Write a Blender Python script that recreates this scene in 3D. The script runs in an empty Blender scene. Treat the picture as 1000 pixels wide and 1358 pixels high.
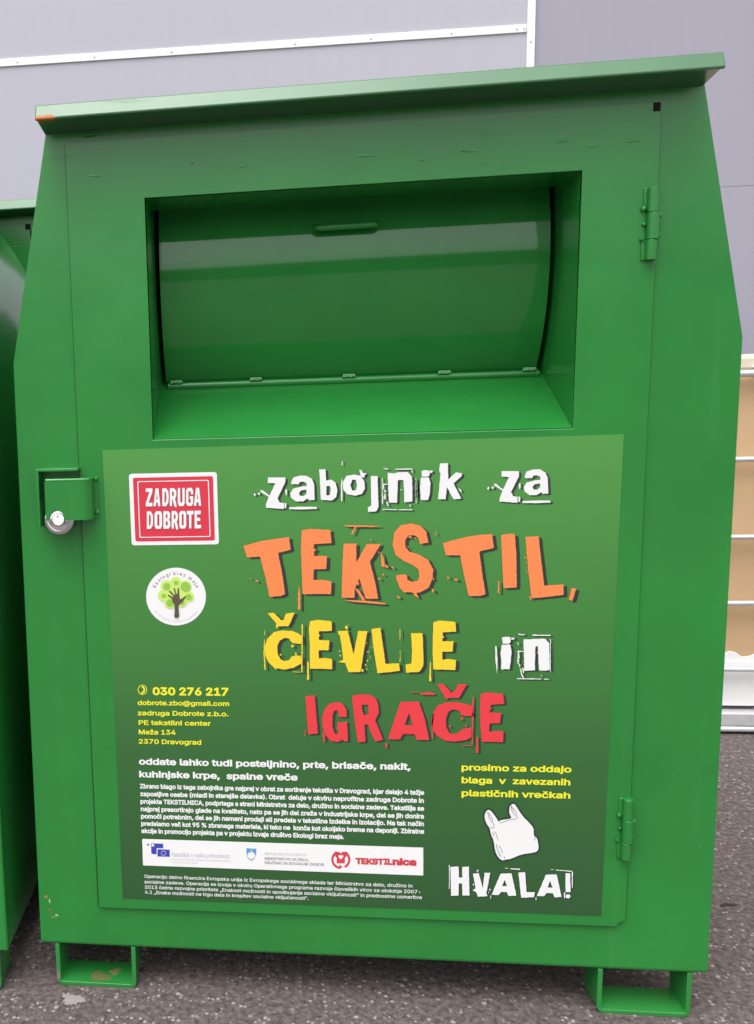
import bpy, bmesh, math, random
from mathutils import Vector, Matrix
random.seed(11)
SC = bpy.context.scene
COL = SC.collection
RAD = math.radians

# ---------------------------------------------------------------- camera
CAM = Vector((-0.17568753, -1.78904364, 1.23031417))
ROT = ((0.9896129307947195, -0.01552123931670583, -0.14291724295535363),
       (0.1388176783939514, -0.155199643834004, 0.9780811432182465),
       (-0.03736173669945632, -0.9877611865647848, -0.15143295198512324))
FPX, PX, PY = 1300.0, 157.4928318949619, 694.3582225833768
cam_data = bpy.data.cameras.new('camera')
cam = bpy.data.objects.new('camera', cam_data)
COL.objects.link(cam)
cam_data.sensor_fit = 'HORIZONTAL'
cam_data.sensor_width = 36
cam_data.lens = FPX / 1000 * 36
cam_data.shift_x = (500 - PX) / 1000
cam_data.shift_y = (PY - 679) / 1000
cam_data.clip_start = 0.05
cam_data.clip_end = 1500
m = Matrix.Identity(4)
for r in range(3):
    m[r][0], m[r][1], m[r][2], m[r][3] = ROT[r][0], -ROT[r][1], -ROT[r][2], CAM[r]
cam.matrix_world = m
SC.camera = cam

# ---------------------------------------------------------------- sky, sun, exposure
world = bpy.data.worlds.new('World')
SC.world = world
world.use_nodes = True
wn, wl = world.node_tree.nodes, world.node_tree.links
bg = wn['Background']
sky = wn.new('ShaderNodeTexSky')
sky.sky_type = 'NISHITA'
sky.sun_disc = False
SUN_EL, SUN_AZ = RAD(67), RAD(200)
sky.sun_elevation = SUN_EL
sky.sun_rotation = SUN_AZ
sky.dust_density = 6.0
sky.ozone_density = 1.0
hs = wn.new('ShaderNodeHueSaturation')           # overcast: nearly colourless sky
hs.inputs['Saturation'].default_value = 0.16
wl.new(sky.outputs[0], hs.inputs['Color'])
gc = wn.new('ShaderNodeTexCoord')
gs = wn.new('ShaderNodeSeparateXYZ'); wl.new(gc.outputs['Generated'], gs.inputs[0])
gm = wn.new('ShaderNodeMapRange')                # thin bright overcast, brightest low down opposite the bins
gm.inputs['From Min'].default_value, gm.inputs['From Max'].default_value = 0.0, 1.0
gm.inputs['To Min'].default_value, gm.inputs['To Max'].default_value = 1.75, 1.20
wl.new(gs.outputs['Z'], gm.inputs['Value'])
gx = wn.new('ShaderNodeVectorMath'); gx.operation = 'SCALE'
wl.new(hs.outputs[0], gx.inputs[0]); wl.new(gm.outputs['Result'], gx.inputs['Scale'])
wl.new(gx.outputs[0], bg.inputs[0])
bg.inputs[1].default_value = 0.15
sun_data = bpy.data.lights.new('sun', 'SUN')
sun_data.energy = 0.5
sun_data.angle = RAD(40)
sun_data.color = (1.0, 0.97, 0.94)
sun = bpy.data.objects.new('sun', sun_data)
COL.objects.link(sun)
sd = Vector((math.sin(SUN_AZ) * math.cos(SUN_EL), math.cos(SUN_AZ) * math.cos(SUN_EL), math.sin(SUN_EL)))
sun.rotation_euler = sd.to_track_quat('Z', 'Y').to_euler()
SC.view_settings.view_transform = 'Standard'
SC.view_settings.look = 'None'
SC.view_settings.gamma = 1
SC.view_settings.exposure = 0.37

# ---------------------------------------------------------------- helpers
def front(u, v, y=0.0):
    """Point of the bin's front plane (Y = y) under a pixel of the 1000 px photograph."""
    c = ((u - PX) / FPX, (v - PY) / FPX, 1.0)
    d = [sum(ROT[r][k] * c[k] for k in range(3)) for r in range(3)]
    t = (y - CAM[1]) / d[1]
    return (CAM[0] + t * d[0], CAM[2] + t * d[2])

def link(o, parent=None):
    COL.objects.link(o)
    if parent:
        o.parent = parent
    return o

def finish(me, mat, smooth=35):
    if mat:
        me.materials.append(mat)
    if smooth:
        for p in me.polygons:
            p.use_smooth = True
        me.set_sharp_from_angle(angle=RAD(smooth))

def obj(name, bm, mat, parent=None, bevel=0, seg=2, smooth=35, recalc=True):
    if recalc:
        bmesh.ops.recalc_face_normals(bm, faces=bm.faces)
    me = bpy.data.meshes.new(name)
    bm.to_mesh(me)
    bm.free()
    finish(me, mat, smooth)
    o = link(bpy.data.objects.new(name, me), parent)
    if bevel:
        md = o.modifiers.new('bevel', 'BEVEL')
        md.width = bevel
        md.segments = seg
        md.limit_method = 'ANGLE'
        md.angle_limit = RAD(30)
    return o

def thing(name, label, cat, loc=(0, 0, 0), rz=0.0, group=None):
    o = link(bpy.data.objects.new(name, None))
    o.empty_display_size = 0.1
    o.location = loc
    o.rotation_euler = (0, 0, rz)
    tag(o, label, cat, group)
    return o

def tag(o, label=None, cat=None, group=None, kind=None):
    if label: o['label'] = label
    if cat: o['category'] = cat
    if group: o['group'] = group
    if kind: o['kind'] = kind
    return o

def box(bm, x0, x1, y0, y1, z0, z1):
    v = [bm.verts.new((x, y, z)) for z in (z0, z1) for y in (y0, y1) for x in (x0, x1)]
    for f in ((0, 1, 3, 2), (4, 6, 7, 5), (0, 4, 5, 1), (2, 3, 7, 6), (0, 2, 6, 4), (1, 5, 7, 3)):
        bm.faces.new([v[i] for i in f])

def prism(bm, pts, a0, a1, axis='Y'):
    """Extrude an outline; 'Y': pts are (x, z); 'X': pts are (y, z); 'Z': pts are (x, y)."""
    def P(p, a):
        return {'Y': (p[0], a, p[1]), 'X': (a, p[0], p[1]), 'Z': (p[0], p[1], a)}[axis]
    A = [bm.verts.new(P(p, a0)) for p in pts]
    B = [bm.verts.new(P(p, a1)) for p in pts]
    bm.faces.new(A)
    bm.faces.new(B[::-1])
    n = len(pts)
    for i in range(n):
        bm.faces.new((A[i], B[i], B[(i + 1) % n], A[(i + 1) % n]))

def tube(bm, path, r, n=12, caps=True):
    path = [Vector(p) for p in path]
    rings = []
    for i, p in enumerate(path):
        t = (path[min(i + 1, len(path) - 1)] - path[max(i - 1, 0)]).normalized()
        u = t.orthogonal().normalized() if i == 0 else (u - t * u.dot(t)).normalized()
        w = t.cross(u)
        rr = r[i] if isinstance(r, (list, tuple)) else r
        rings.append([bm.verts.new(p + (u * math.cos(a) + w * math.sin(a)) * rr)
                      for a in [2 * math.pi * k / n for k in range(n)]])
    for A, B in zip(rings, rings[1:]):
        for k in range(n):
            bm.faces.new((A[k], A[(k + 1) % n], B[(k + 1) % n], B[k]))
    if caps:
        bm.faces.new(rings[0][::-1])
        bm.faces.new(rings[-1])

def lump(bm, c, sx, sy, sz, n=8, seed=0, rough=0.25):
    """A small irregular bead (weld spatter, scuff, pebble)."""
    rnd = random.Random(seed)
    r = bmesh.ops.create_icosphere(bm, subdivisions=2, radius=1)
    for v in r['verts']:
        k = 1 + rnd.uniform(-rough, rough)
        v.co = Vector((c[0] + v.co.x * sx * k, c[1] + v.co.y * sy * k, c[2] + v.co.z * sz * k))

# ---------------------------------------------------------------- materials
def nodes_of(name):
    mt = bpy.data.materials.new(name)
    mt.use_nodes = True
    return mt, mt.node_tree.nodes, mt.node_tree.links, mt.node_tree.nodes['Principled BSDF']

def noise(n, l, scale, detail=4, rough=0.55, vec=None, dim='3D'):
    t = n.new('ShaderNodeTexNoise')
    t.inputs['Scale'].default_value = scale
    t.inputs['Detail'].default_value = detail
    t.inputs['Roughness'].default_value = rough
    if vec: l.new(vec, t.inputs['Vector'])
    return t

def ramp(n, l, src, stops):
    r = n.new('ShaderNodeValToRGB')
    e = r.color_ramp.elements
    while len(e) < len(stops): e.new(0.5)
    for k, (p, c) in enumerate(stops):
        e[k].position = p
        e[k].color = (*c, 1) if len(c) == 3 else c
    l.new(src, r.inputs[0])
    return r

def mixc(n, l, fac, a, b, mode='MIX'):
    x = n.new('ShaderNodeMix')
    x.data_type = 'RGBA'
    x.blend_type = mode
    for s, v in ((x.inputs[0], fac), (x.inputs[6], a), (x.inputs[7], b)):
        if hasattr(v, 'links'): l.new(v, s)
        elif isinstance(v, (int, float)): s.default_value = v
        else: s.default_value = (*v, 1)
    return x.outputs[2]

def mth(n, l, op, a, b=None):
    x = n.new('ShaderNodeMath')
    x.operation = op
    for s, v in zip(x.inputs, (a, b)):
        if v is None: continue
        if hasattr(v, 'links'): l.new(v, s)
        else: s.default_value = v
    return x.outputs[0]

def bump(n, l, h, strength, dist, normal=None):
    b = n.new('ShaderNodeBump')
    b.inputs['Strength'].default_value = strength
    b.inputs['Distance'].default_value = dist
    l.new(h, b.inputs['Height'])
    if normal: l.new(normal, b.inputs['Normal'])
    return b.outputs[0]

def paint(name, base, rough=0.3, rust=None, wave=0.5):
    """Glossy sheet-metal enamel: faint mottling, dust, orange peel and slow waviness.
    rust: ((object-space centre), radius vector) of one chipped patch showing orange primer."""
    mt, n, l, p = nodes_of(name)
    tc = n.new('ShaderNodeTexCoord').outputs['Object']
    a = noise(n, l, 3.2, 5, 0.6, tc)
    b = noise(n, l, 70, 3, 0.6, tc)
    d = [c * 0.90 for c in base]
    c0 = mixc(n, l, ramp(n, l, a.outputs[0], [(0.35, (0, 0, 0)), (0.65, (1, 1, 1))]).outputs[0], d, [min(1, c * 1.08) for c in base])
    dust = ramp(n, l, b.outputs[0], [(0.68, (0, 0, 0)), (0.80, (1, 1, 1))]).outputs[0]
    c1 = mixc(n, l, mth(n, l, 'MULTIPLY', dust, 0.10), c0, (0.30, 0.36, 0.28))
    mp = n.new('ShaderNodeMapping'); l.new(tc, mp.inputs[0]); mp.inputs['Scale'].default_value = (3.0, 3.0, 22.0); mp.inputs['Rotation'].default_value = (0, RAD(14), 0)
    wp = noise(n, l, 1.6, 5, 0.7, mp.outputs[0])
    wipe = ramp(n, l, wp.outputs[0], [(0.60, (0, 0, 0)), (0.72, (1, 1, 1))]).outputs[0]
    c1 = mixc(n, l, mth(n, l, 'MULTIPLY', wipe, 0.12), c1, [c * 0.45 for c in base])
    mq = n.new('ShaderNodeMapping'); l.new(tc, mq.inputs[0]); mq.inputs['Scale'].default_value = (40.0, 40.0, 1.6)
    st = noise(n, l, 1.0, 4, 0.65, mq.outputs[0])
    streak = ramp(n, l, st.outputs[0], [(0.58, (0, 0, 0)), (0.75, (1, 1, 1))]).outputs[0]
    c1 = mixc(n, l, mth(n, l, 'MULTIPLY', streak, 0.05), c1, (0.22, 0.30, 0.20))
    rg = mth(n, l, 'ADD', mth(n, l, 'ADD', mth(n, l, 'MULTIPLY', a.outputs[0], rough * 0.6), rough * 0.7), mth(n, l, 'MULTIPLY', wipe, 0.5 * rough))
    if rust:
        for (cx, cy, cz), (rx, ry, rz), col in rust:
            sub = n.new('ShaderNodeVectorMath'); sub.operation = 'SUBTRACT'; l.new(tc, sub.inputs[0]); sub.inputs[1].default_value = (cx, cy, cz)
            div = n.new('ShaderNodeVectorMath'); div.operation = 'DIVIDE'; l.new(sub.outputs[0], div.inputs[0]); div.inputs[1].default_value = (rx, ry, rz)
            ln = n.new('ShaderNodeVectorMath'); ln.operation = 'LENGTH'; l.new(div.outputs[0], ln.inputs[0])
            nz = noise(n, l, 90, 4, 0.65, tc)
            dd = mth(n, l, 'ADD', ln.outputs['Value'], mth(n, l, 'MULTIPLY', mth(n, l, 'SUBTRACT', nz.outputs[0], 0.5), 2.6))
            mk = mth(n, l, 'LESS_THAN', dd, 0.9)
            nc = noise(n, l, 160, 3, 0.6, tc)
            cc = mixc(n, l, nc.outputs[0], [c * 0.6 for c in col], [min(1, c * 1.25) for c in col])
            c1 = mixc(n, l, mk, c1, cc)
            rg = mth(n, l, 'MAXIMUM', rg, mth(n, l, 'MULTIPLY', mk, 0.7))
    l.new(c1, p.inputs['Base Color'])
    l.new(rg, p.inputs['Roughness'])
    p.inputs['IOR'].default_value = 1.58
    w = noise(n, l, 2.6, 2, 0.5, tc)
    o = noise(n, l, 260, 2, 0.5, tc)
    nb = bump(n, l, w.outputs[0], wave, 0.006)
    nb = bump(n, l, o.outputs[0], 0.2 * wave, 0.0006, nb)
    l.new(nb, p.inputs['Normal'])
    return mt

def plain(name, col, rough=0.5, metal=0.0, var=0.08, scale=25, bmp=0.0, spec=0.5):
    mt, n, l, p = nodes_of(name)
    tc = n.new('ShaderNodeTexCoord').outputs['Object']
    a = noise(n, l, scale, 4, 0.6, tc)
    c = mixc(n, l, a.outputs[0], [max(0, x * (1 - var)) for x in col], [min(1, x * (1 + var)) for x in col])
    l.new(c, p.inputs['Base Color'])
    l.new(mth(n, l, 'ADD', mth(n, l, 'MULTIPLY', a.outputs[0], 0.12), rough - 0.06), p.inputs['Roughness'])
    p.inputs['Metallic'].default_value = metal
    p.inputs['Specular IOR Level'].default_value = spec
    if bmp:
        l.new(bump(n, l, a.outputs[0], 0.4, bmp), p.inputs['Normal'])
    return mt

GREEN = (0.019, 0.212, 0.036)
M = {}
M['paint'] = paint('green_enamel', GREEN, 0.24)
M['drum'] = paint('green_enamel_drum', GREEN, 0.07, None, 0.06)
M['hood'] = paint('green_enamel_hood', GREEN, 0.12, None, 0.3)
M['body'] = paint('green_enamel_body', GREEN, 0.24, [((-0.6155, 0.0, 0.1940), (0.0042, 0.05, 0.0040), (0.36, 0.20, 0.06)), ((-0.608, 0.0, 0.1855), (0.0016, 0.05, 0.0060), (0.42, 0.46, 0.20)),
                                                    ((-0.6075, 0.0, 0.1655), (0.0050, 0.05, 0.0028), (0.16, 0.14, 0.05)), ((-0.5955, 0.0, 0.1545), (0.0042, 0.05, 0.0030), (0.34, 0.48, 0.24)),
                                                    ((-0.6020, 0.0, 0.1500), (0.0055, 0.05, 0.0020), (0.22, 0.24, 0.08))])
M['roof'] = paint('green_enamel_roof', (0.058, 0.170, 0.078), 0.30, [((-0.529, -0.070, 1.6640), (0.022, 0.03, 0.0060), (0.55, 0.17, 0.06))])  # paler than the body green: sky sheen on the lip put into the colour
M['foot'] = paint('green_enamel_foot', GREEN, 0.45, [((-0.515, 0.03, 0.008), (0.022, 0.018, 0.02), (0.13, 0.15, 0.04)), ((-0.488, 0.05, 0.008), (0.012, 0.012, 0.02), (0.20, 0.19, 0.06)),
                                                    ((-0.602, 0.0, 0.022), (0.008, 0.012, 0.010), (0.22, 0.18, 0.13))])
M['weld'] = plain('weld_bead_paint', (0.12, 0.34, 0.14), 0.5, var=0.3, scale=150)
M['dark'] = plain('dark_opening', (0.006, 0.008, 0.006), 0.9)
M['seam'] = plain('dark_green_seam', (0.010, 0.070, 0.018), 0.6)
M['chrome'] = plain('brushed_steel', (0.80, 0.79, 0.80), 0.16, 1.0, 0.04, 60)
M['keyway'] = plain('key_cylinder_steel', (0.86, 0.86, 0.86), 0.3, 0.3, 0.04, 200)
M['zinc'] = plain('galvanised_steel', (0.68, 0.68, 0.70), 0.40, 0.45, 0.18, 40)
M['white'] = plain('white_print', (0.80, 0.80, 0.80), 0.45, var=0.02)
M['vinyl'] = plain('white_sticker_vinyl', (0.82, 0.82, 0.82), 0.35, var=0.02)
M['orange'] = plain('orange_print', (0.86, 0.235, 0.075), 0.45, var=0.02)
M['yellow'] = plain('yellow_print', (0.84, 0.60, 0.03), 0.45, var=0.02)
M['lemon'] = plain('lemon_print', (0.80, 0.78, 0.03), 0.45, var=0.02)
M['red'] = plain('red_print', (0.74, 0.045, 0.055), 0.45, var=0.02)
M['stickerred'] = plain('red_sticker_print', (0.66, 0.035, 0.065), 0.4, var=0.03)
M['shadow'] = plain('charcoal_print', (0.022, 0.035, 0.026), 0.5, var=0.05)
M['ink'] = plain('grey_ink', (0.16, 0.15, 0.17), 0.5, var=0.03)
M['paleink'] = plain('pale_lilac_ink', (0.52, 0.48, 0.60), 0.5, var=0.03)
M['blue'] = plain('blue_print', (0.045, 0.055, 0.40), 0.45, var=0.05)
M['skyblue'] = plain('light_blue_print', (0.10, 0.32, 0.60), 0.45, var=0.05)
M['leaf'] = plain('lime_print', (0.55, 0.76, 0.16), 0.45, var=0.05)
M['leafdark'] = plain('grass_green_print', (0.27, 0.52, 0.08), 0.45, var=0.05)
M['bark'] = plain('brown_print', (0.10, 0.075, 0.05), 0.45, var=0.05)
M['logored'] = plain('crimson_print', (0.60, 0.05, 0.07), 0.45, var=0.03)

def poster_material():
    mt, n, l, p = nodes_of('printed_green_poster')
    tc = n.new('ShaderNodeTexCoord').outputs['Object']
    sp = n.new('ShaderNodeSeparateXYZ'); l.new(tc, sp.inputs[0])
    nz = noise(n, l, 2.0, 2, 0.5, tc)
    h = mth(n, l, 'ADD', mth(n, l, 'DIVIDE', mth(n, l, 'SUBTRACT', sp.outputs['Z'], 0.2), 0.9), mth(n, l, 'MULTIPLY', mth(n, l, 'SUBTRACT', nz.outputs[0], 0.5), 0.10))
    r = ramp(n, l, h, [(0.0, (0.024, 0.088, 0.026)), (0.35, (0.034, 0.130, 0.032)), (0.68, (0.050, 0.215, 0.042)), (1.0, (0.074, 0.285, 0.056))])
    l.new(r.outputs[0], p.inputs['Base Color'])
    p.inputs['Roughness'].default_value = 0.42
    w = noise(n, l, 4, 2, 0.5, tc)
    l.new(bump(n, l, w.outputs[0], 0.25, 0.004), p.inputs['Normal'])
    return mt
M['poster'] = poster_material()

def asphalt():
    mt, n, l, p = nodes_of('worn_asphalt')
    tc = n.new('ShaderNodeTexCoord').outputs['Object']
    big = noise(n, l, 1.3, 5, 0.6, tc)
    mid = noise(n, l, 14, 6, 0.7, tc)
    fine = noise(n, l, 75, 6, 0.78, tc)
    v = n.new('ShaderNodeTexVoronoi'); v.inputs['Scale'].default_value = 110; l.new(tc, v.inputs['Vector'])
    v2 = n.new('ShaderNodeTexVoronoi'); v2.inputs['Scale'].default_value = 48; l.new(tc, v2.inputs['Vector'])
    base = mixc(n, l, ramp(n, l, mid.outputs[0], [(0.3, (0, 0, 0)), (0.7, (1, 1, 1))]).outputs[0], (0.040, 0.027, 0.024), (0.102, 0.073, 0.069))
    base = mixc(n, l, ramp(n, l, big.outputs[0], [(0.38, (0, 0, 0)), (0.62, (1, 1, 1))]).outputs[0], base, (0.094, 0.068, 0.065))
    base = mixc(n, l, ramp(n, l, fine.outputs[0], [(0.38, (0, 0, 0)), (0.62, (1, 1, 1))]).outputs[0], mixc(n, l, 0.7, base, (0.03, 0.022, 0.020)), mixc(n, l, 0.40, base, (0.30, 0.255, 0.25)))
    sep = n.new('ShaderNodeSeparateColor'); l.new(v.outputs['Color'], sep.inputs[0])
    pale = mth(n, l, 'MULTIPLY', mth(n, l, 'GREATER_THAN', sep.outputs[0], 0.74), mth(n, l, 'LESS_THAN', v.outputs['Distance'], 0.40))
    base = mixc(n, l, mth(n, l, 'MULTIPLY', pale, mth(n, l, 'MULTIPLY', sep.outputs[1], 0.75)), base, (0.44, 0.385, 0.375))
    sep2 = n.new('ShaderNodeSeparateColor'); l.new(v2.outputs['Color'], sep2.inputs[0])
    pale2 = mth(n, l, 'MULTIPLY', mth(n, l, 'GREATER_THAN', sep2.outputs[1], 0.93), mth(n, l, 'LESS_THAN', v2.outputs['Distance'], 0.22))
    base = mixc(n, l, mth(n, l, 'MULTIPLY', pale2, 0.65), base, (0.44, 0.39, 0.38))
    l.new(base, p.inputs['Base Color'])
    p.inputs['Roughness'].default_value = 0.72
    h = mth(n, l, 'ADD', mth(n, l, 'MULTIPLY', fine.outputs[0], 0.5), mth(n, l, 'MULTIPLY', v.outputs['Distance'], -0.6))
    l.new(bump(n, l, h, 0.5, 0.003), p.inputs['Normal'])
    return mt
M['asphalt'] = asphalt()

def cladding(name, col, rough):
    mt, n, l, p = nodes_of(name)
    tc = n.new('ShaderNodeTexCoord').outputs['Object']
    mp = n.new('ShaderNodeMapping'); l.new(tc, mp.inputs[0]); mp.inputs['Scale'].default_value = (60, 1, 0.6)
    st = noise(n, l, 1.0, 3, 0.6, mp.outputs[0])
    cl = noise(n, l, 0.8, 4, 0.6, tc)
    f = mth(n, l, 'ADD', mth(n, l, 'MULTIPLY', st.outputs[0], 0.5), mth(n, l, 'MULTIPLY', cl.outputs[0], 0.5))
    l.new(mixc(n, l, f, [c * 0.93 for c in col], [c * 1.07 for c in col]), p.inputs['Base Color'])
    p.inputs['Roughness'].default_value = rough
    sp = n.new('ShaderNodeSeparateXYZ'); l.new(tc, sp.inputs[0])
    rib = mth(n, l, 'SINE', mth(n, l, 'MULTIPLY', sp.outputs['X'], 2 * math.pi / 0.06))
    l.new(bump(n, l, rib, 0.12, 0.0012), p.inputs['Normal'])
    return mt
M['wall_light'] = cladding('pale_lilac_grey_cladding', (0.46, 0.455, 0.525), 0.4)
M['wall_dark'] = cladding('mid_grey_cladding', (0.34, 0.325, 0.40), 0.4)
M['trim'] = plain('white_powder_coat', (0.90, 0.89, 0.90), 0.35, var=0.02)
M['bottle'] = plain('aged_translucent_plastic', (0.60, 0.40, 0.225), 0.36, var=0.20, scale=2.2)
M['bottlewhite'] = plain('white_plastic', (0.84, 0.83, 0.83), 0.42, var=0.04, scale=6)
M['cream'] = plain('cream_plastic', (0.66, 0.60, 0.46), 0.45, var=0.06, scale=8)
M['blocker'] = plain('dull_blocker', (0.05, 0.06, 0.035), 0.9, var=0.4, scale=0.3)
M['twig'] = plain('dry_bark', (0.05, 0.035, 0.025), 0.8, var=0.3, scale=60)
M['chalk'] = plain('pale_splash', (0.30, 0.26, 0.25), 0.8, var=0.2, scale=60)

# ---------------------------------------------------------------- ground
bm = bmesh.new()
box(bm, -150, 150, -150, 150, -0.3, 0.0)
tag(obj('ground', bm, M['asphalt'], smooth=0), kind='structure')

# unseen bank added behind the camera: it closes the horizon in the glossy drum
bm = bmesh.new()
rb_ = random.Random(2)
rows = []
for j, (yy, zz) in enumerate(((-42, -0.1), (-48, 5.4), (-54, 8.0), (-62, 8.6), (-90, 8.8), (-120, -0.1))):
    rows.append([bm.verts.new((-140 + 7 * i, yy + rb_.uniform(-1.5, 1.5), zz + (0.9 * math.sin(i * 0.55 + 1) + rb_.uniform(-0.4, 0.4) if 0 < j < 5 else 0))) for i in range(41)])
for A_, B_ in zip(rows, rows[1:]):
    for i in range(40): bm.faces.new((A_[i], A_[i + 1], B_[i + 1], B_[i]))
tag(obj('horizon_blocker', bm, M['blocker'], smooth=60), kind='structure')

# ---------------------------------------------------------------- warehouse behind
WR = math.atan2(0.136, 2.4)
ware = thing('warehouse', 'pale lilac grey warehouse clad in flat panels with thin white trim strips', 'building', (1.03, 3.0, 0), WR)
bm = bmesh.new(); box(bm, -14, -0.004, 0.0, 0.12, 0.0, 6.5)
obj('wall_panel', bm, M['wall_light'], ware)
bm = bmesh.new(); box(bm, 0.004, 10, 0.012, 0.12, 0.0, 1.945); box(bm, 0.004, 10, 0.012, 0.12, 1.9465, 6.5)
tag(obj('wall_panel', bm, M['wall_dark'], ware), 'darker grey cladding right of the upright white strip')
bm = bmesh.new(); box(bm, -0.016, 0.018, -0.008, 0.0, 0.0, 6.5)
tu = obj('trim_strip', bm, M['trim'], ware, 0.002)
bm = bmesh.new(); box(bm, -14, -0.018, -0.007, 0.0, 2.640, 2.673)
th = obj('trim_strip', bm, M['trim'], ware, 0.002)
tag(th, 'level white strip with a row of screws'); tag(tu, 'upright white strip')
bm = bmesh.new(); box(bm, -14, 10, 0.12, 8, 0.0, 6.45)
obj('hall_body', bm, M['wall_light'], ware)
bm = bmesh.new(); box(bm, -14.1, 10.1, -0.1, 8.1, 6.5, 6.62)
obj('roof', bm, M['trim'], ware)
def screw(x, z, y, par):
    bm = bmesh.new()
    r = bmesh.ops.create_cone(bm, cap_ends=True, segments=10, radius1=0.0052, radius2=0.0040, depth=0.004)
    bmesh.ops.rotate(bm, verts=bm.verts, matrix=Matrix.Rotation(RAD(90), 3, 'X'))
    bmesh.ops.translate(bm, verts=bm.verts, vec=(x, y - 0.002, z))
    obj('screw', bm, M['zinc'], par)
for u in (27, 127, 228, 391, 493, 601, 690):
    X, Z = front(u, 84 - 0.0657 * u, 2.93)
    lx = (X - 1.03) / math.cos(WR)
    screw(lx, 2.6565, -0.007, th)
screw(0.001, 2.60, -0.008, tu); screw(0.001, 2.42, -0.008, tu); screw(-0.03, 2.6565, -0.007, th)

# ---------------------------------------------------------------- clothing bin
D = 0.76                       # depth of the body
SL = 0.150                     # fall of the roof towards the back
def roof_under(y): return 1.667 - SL * max(0.0, y)

def build_bin(label, group):
    t = thing('clothing_bin', label, 'clothing bin', group=group)
    # body: folded sheet, wider at the knee, front plate 5 mm behind the door face
    YF = 0.0065
    bl, br, kl, kr, tl, tr = (-0.631, 0.0915), (0.631, 0.0915), (-0.625, 1.253), (0.628, 1.250), (-0.5415, None), (0.5470, None)
    zt0, zt1 = roof_under(YF) + 0.001, roof_under(D) + 0.001
    bm = bmesh.new()
    V = {}
    for k, (x, z) in dict(bl=bl, br=br, kl=kl, kr=kr, tl=(tl[0], zt0), tr=(tr[0], zt0)).items():
        V[k] = bm.verts.new((x, YF, z))
    for k, (x, z) in dict(bl=bl, br=br, kl=kl, kr=kr, tl=(tl[0], zt1), tr=(tr[0], zt1)).items():
        V[k + 'b'] = bm.verts.new((x, D, z))
    for k, (x, z) in dict(il=(-0.43, 0.9), ir=(0.43, 0.9), jl=(-0.43, 1.60), jr=(0.43, 1.60)).items():
        V[k] = bm.verts.new((x, YF, z))
    for f in ('bl br ir il', 'bl il jl kl', 'kl jl tl', 'tl jl jr tr', 'tr jr kr', 'kr jr ir br',
              'bl kl klb blb', 'kl tl tlb klb', 'br brb krb kr', 'kr krb trb tr', 'tl tr trb tlb',
              'blb klb krb brb', 'klb tlb trb krb', 'bl blb brb br'):
        bm.faces.new([V[k] for k in f.split()])
    body = obj('body', bm, M['body'], t, 0.0045, 3, smooth=50)
    # roof: thick folded sheet with a tilted front lip
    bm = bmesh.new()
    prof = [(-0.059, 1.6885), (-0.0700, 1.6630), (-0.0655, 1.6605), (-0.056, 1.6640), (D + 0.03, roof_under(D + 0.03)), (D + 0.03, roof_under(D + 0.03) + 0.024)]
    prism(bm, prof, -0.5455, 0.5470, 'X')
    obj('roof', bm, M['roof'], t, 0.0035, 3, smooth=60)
    # door plate with the chute opening, notched lower right corner and cut upper right corner
    bm = bmesh.new()
    out = [(-0.506, 0.178), (0.467, 0.182), (0.4675, 0.189), (0.478, 0.194), (0.4815, 0.200), (0.4815, 1.620), (0.469, 1.620), (0.469, 1.634), (-0.508, 1.636)]
    hole = [(-0.3685, 1.1075), (0.3615, 1.1070), (0.3625, 1.5340), (-0.3690, 1.5345)]
    for y, flip in ((0.0, False), (0.0055, True)):
        o = [bm.verts.new((x, y, z)) for x, z in out]
        h = [bm.verts.new((x, y, z)) for x, z in hole]
        for f in ([o[0], o[1], h[1], h[0]], [o[1], o[2], o[3], o[4], o[5], h[2], h[1]], [o[5], o[6], o[7], h[2]], [o[7], o[8], h[3], h[2]], [o[8], o[0], h[0], h[3]]):
            bm.faces.new(f[::-1] if flip else f)
        if not flip: O1, H1 = o, h
        else:
            for L1, L2 in ((O1, o), (H1, h)):
                for i in range(len(L1)):
                    j = (i + 1) % len(L1)
                    bm.faces.new((L1[i], L1[j], L2[j], L2[i]))
    door = obj('door', bm, M['paint'], t, 0.0020, 3, smooth=40)
    bm = bmesh.new(); box(bm, 0.4685, 0.4820, 0.0052, 0.0060, 1.6195, 1.6345)
    obj('corner_cutout', bm, M['dark'], door, recalc=True)
    bm = bmesh.new(); box(bm, 0.4812, 0.4832, 0.0052, 0.0060, 0.205, 1.6195)   # open gap along the hinge side
    obj('gap', bm, M['dark'], door)
    bm = bmesh.new(); box(bm, -0.5094, -0.5074, 0.0052, 0.0060, 0.180, 1.636)  # darker green strip along the left door seam
    obj('gap', bm, M['seam'], door)
    for k, (u, v, wd) in enumerate(((126, 233, 22), (320, 221, 12), (482, 207, 30), (625, 200, 24), (746, 188, 20), (785, 194, 14), (837, 187, 22), (118, 178, 20), (560, 212, 8), (255, 216, 7))):
        x, z = front(u, v)                                                    # welds showing through the paint
        bm = bmesh.new()
        lump(bm, (x, 0.0002, z), wd / 1000 * 0.62, 0.0006, 0.0024, seed=k, rough=0.35)
        obj('weld_mark', bm, M['paint'], door, smooth=80)
    # chute recess
    bm = bmesh.new()
    Q = lambda *p: bm.faces.new([bm.verts.new(q) for q in p])
    xl, xr, zb, zt = -0.3675, 0.3612, 1.1080, 1.5335
    Q((xl, 0.0042, zb), (xl, 0.0042, zt), (xl, 0.55, zt), (xl, 0.55, zb + 0.25))
    Q((xr, 0.0042, zb), (xr, 0.55, zb + 0.25), (xr, 0.55, zt), (xr, 0.0042, zt))
    Q((xl, 0.0042, zb), (xr, 0.0042, zb), (xr, 0.55, zb + 0.25), (xl, 0.55, zb + 0.25))
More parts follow.
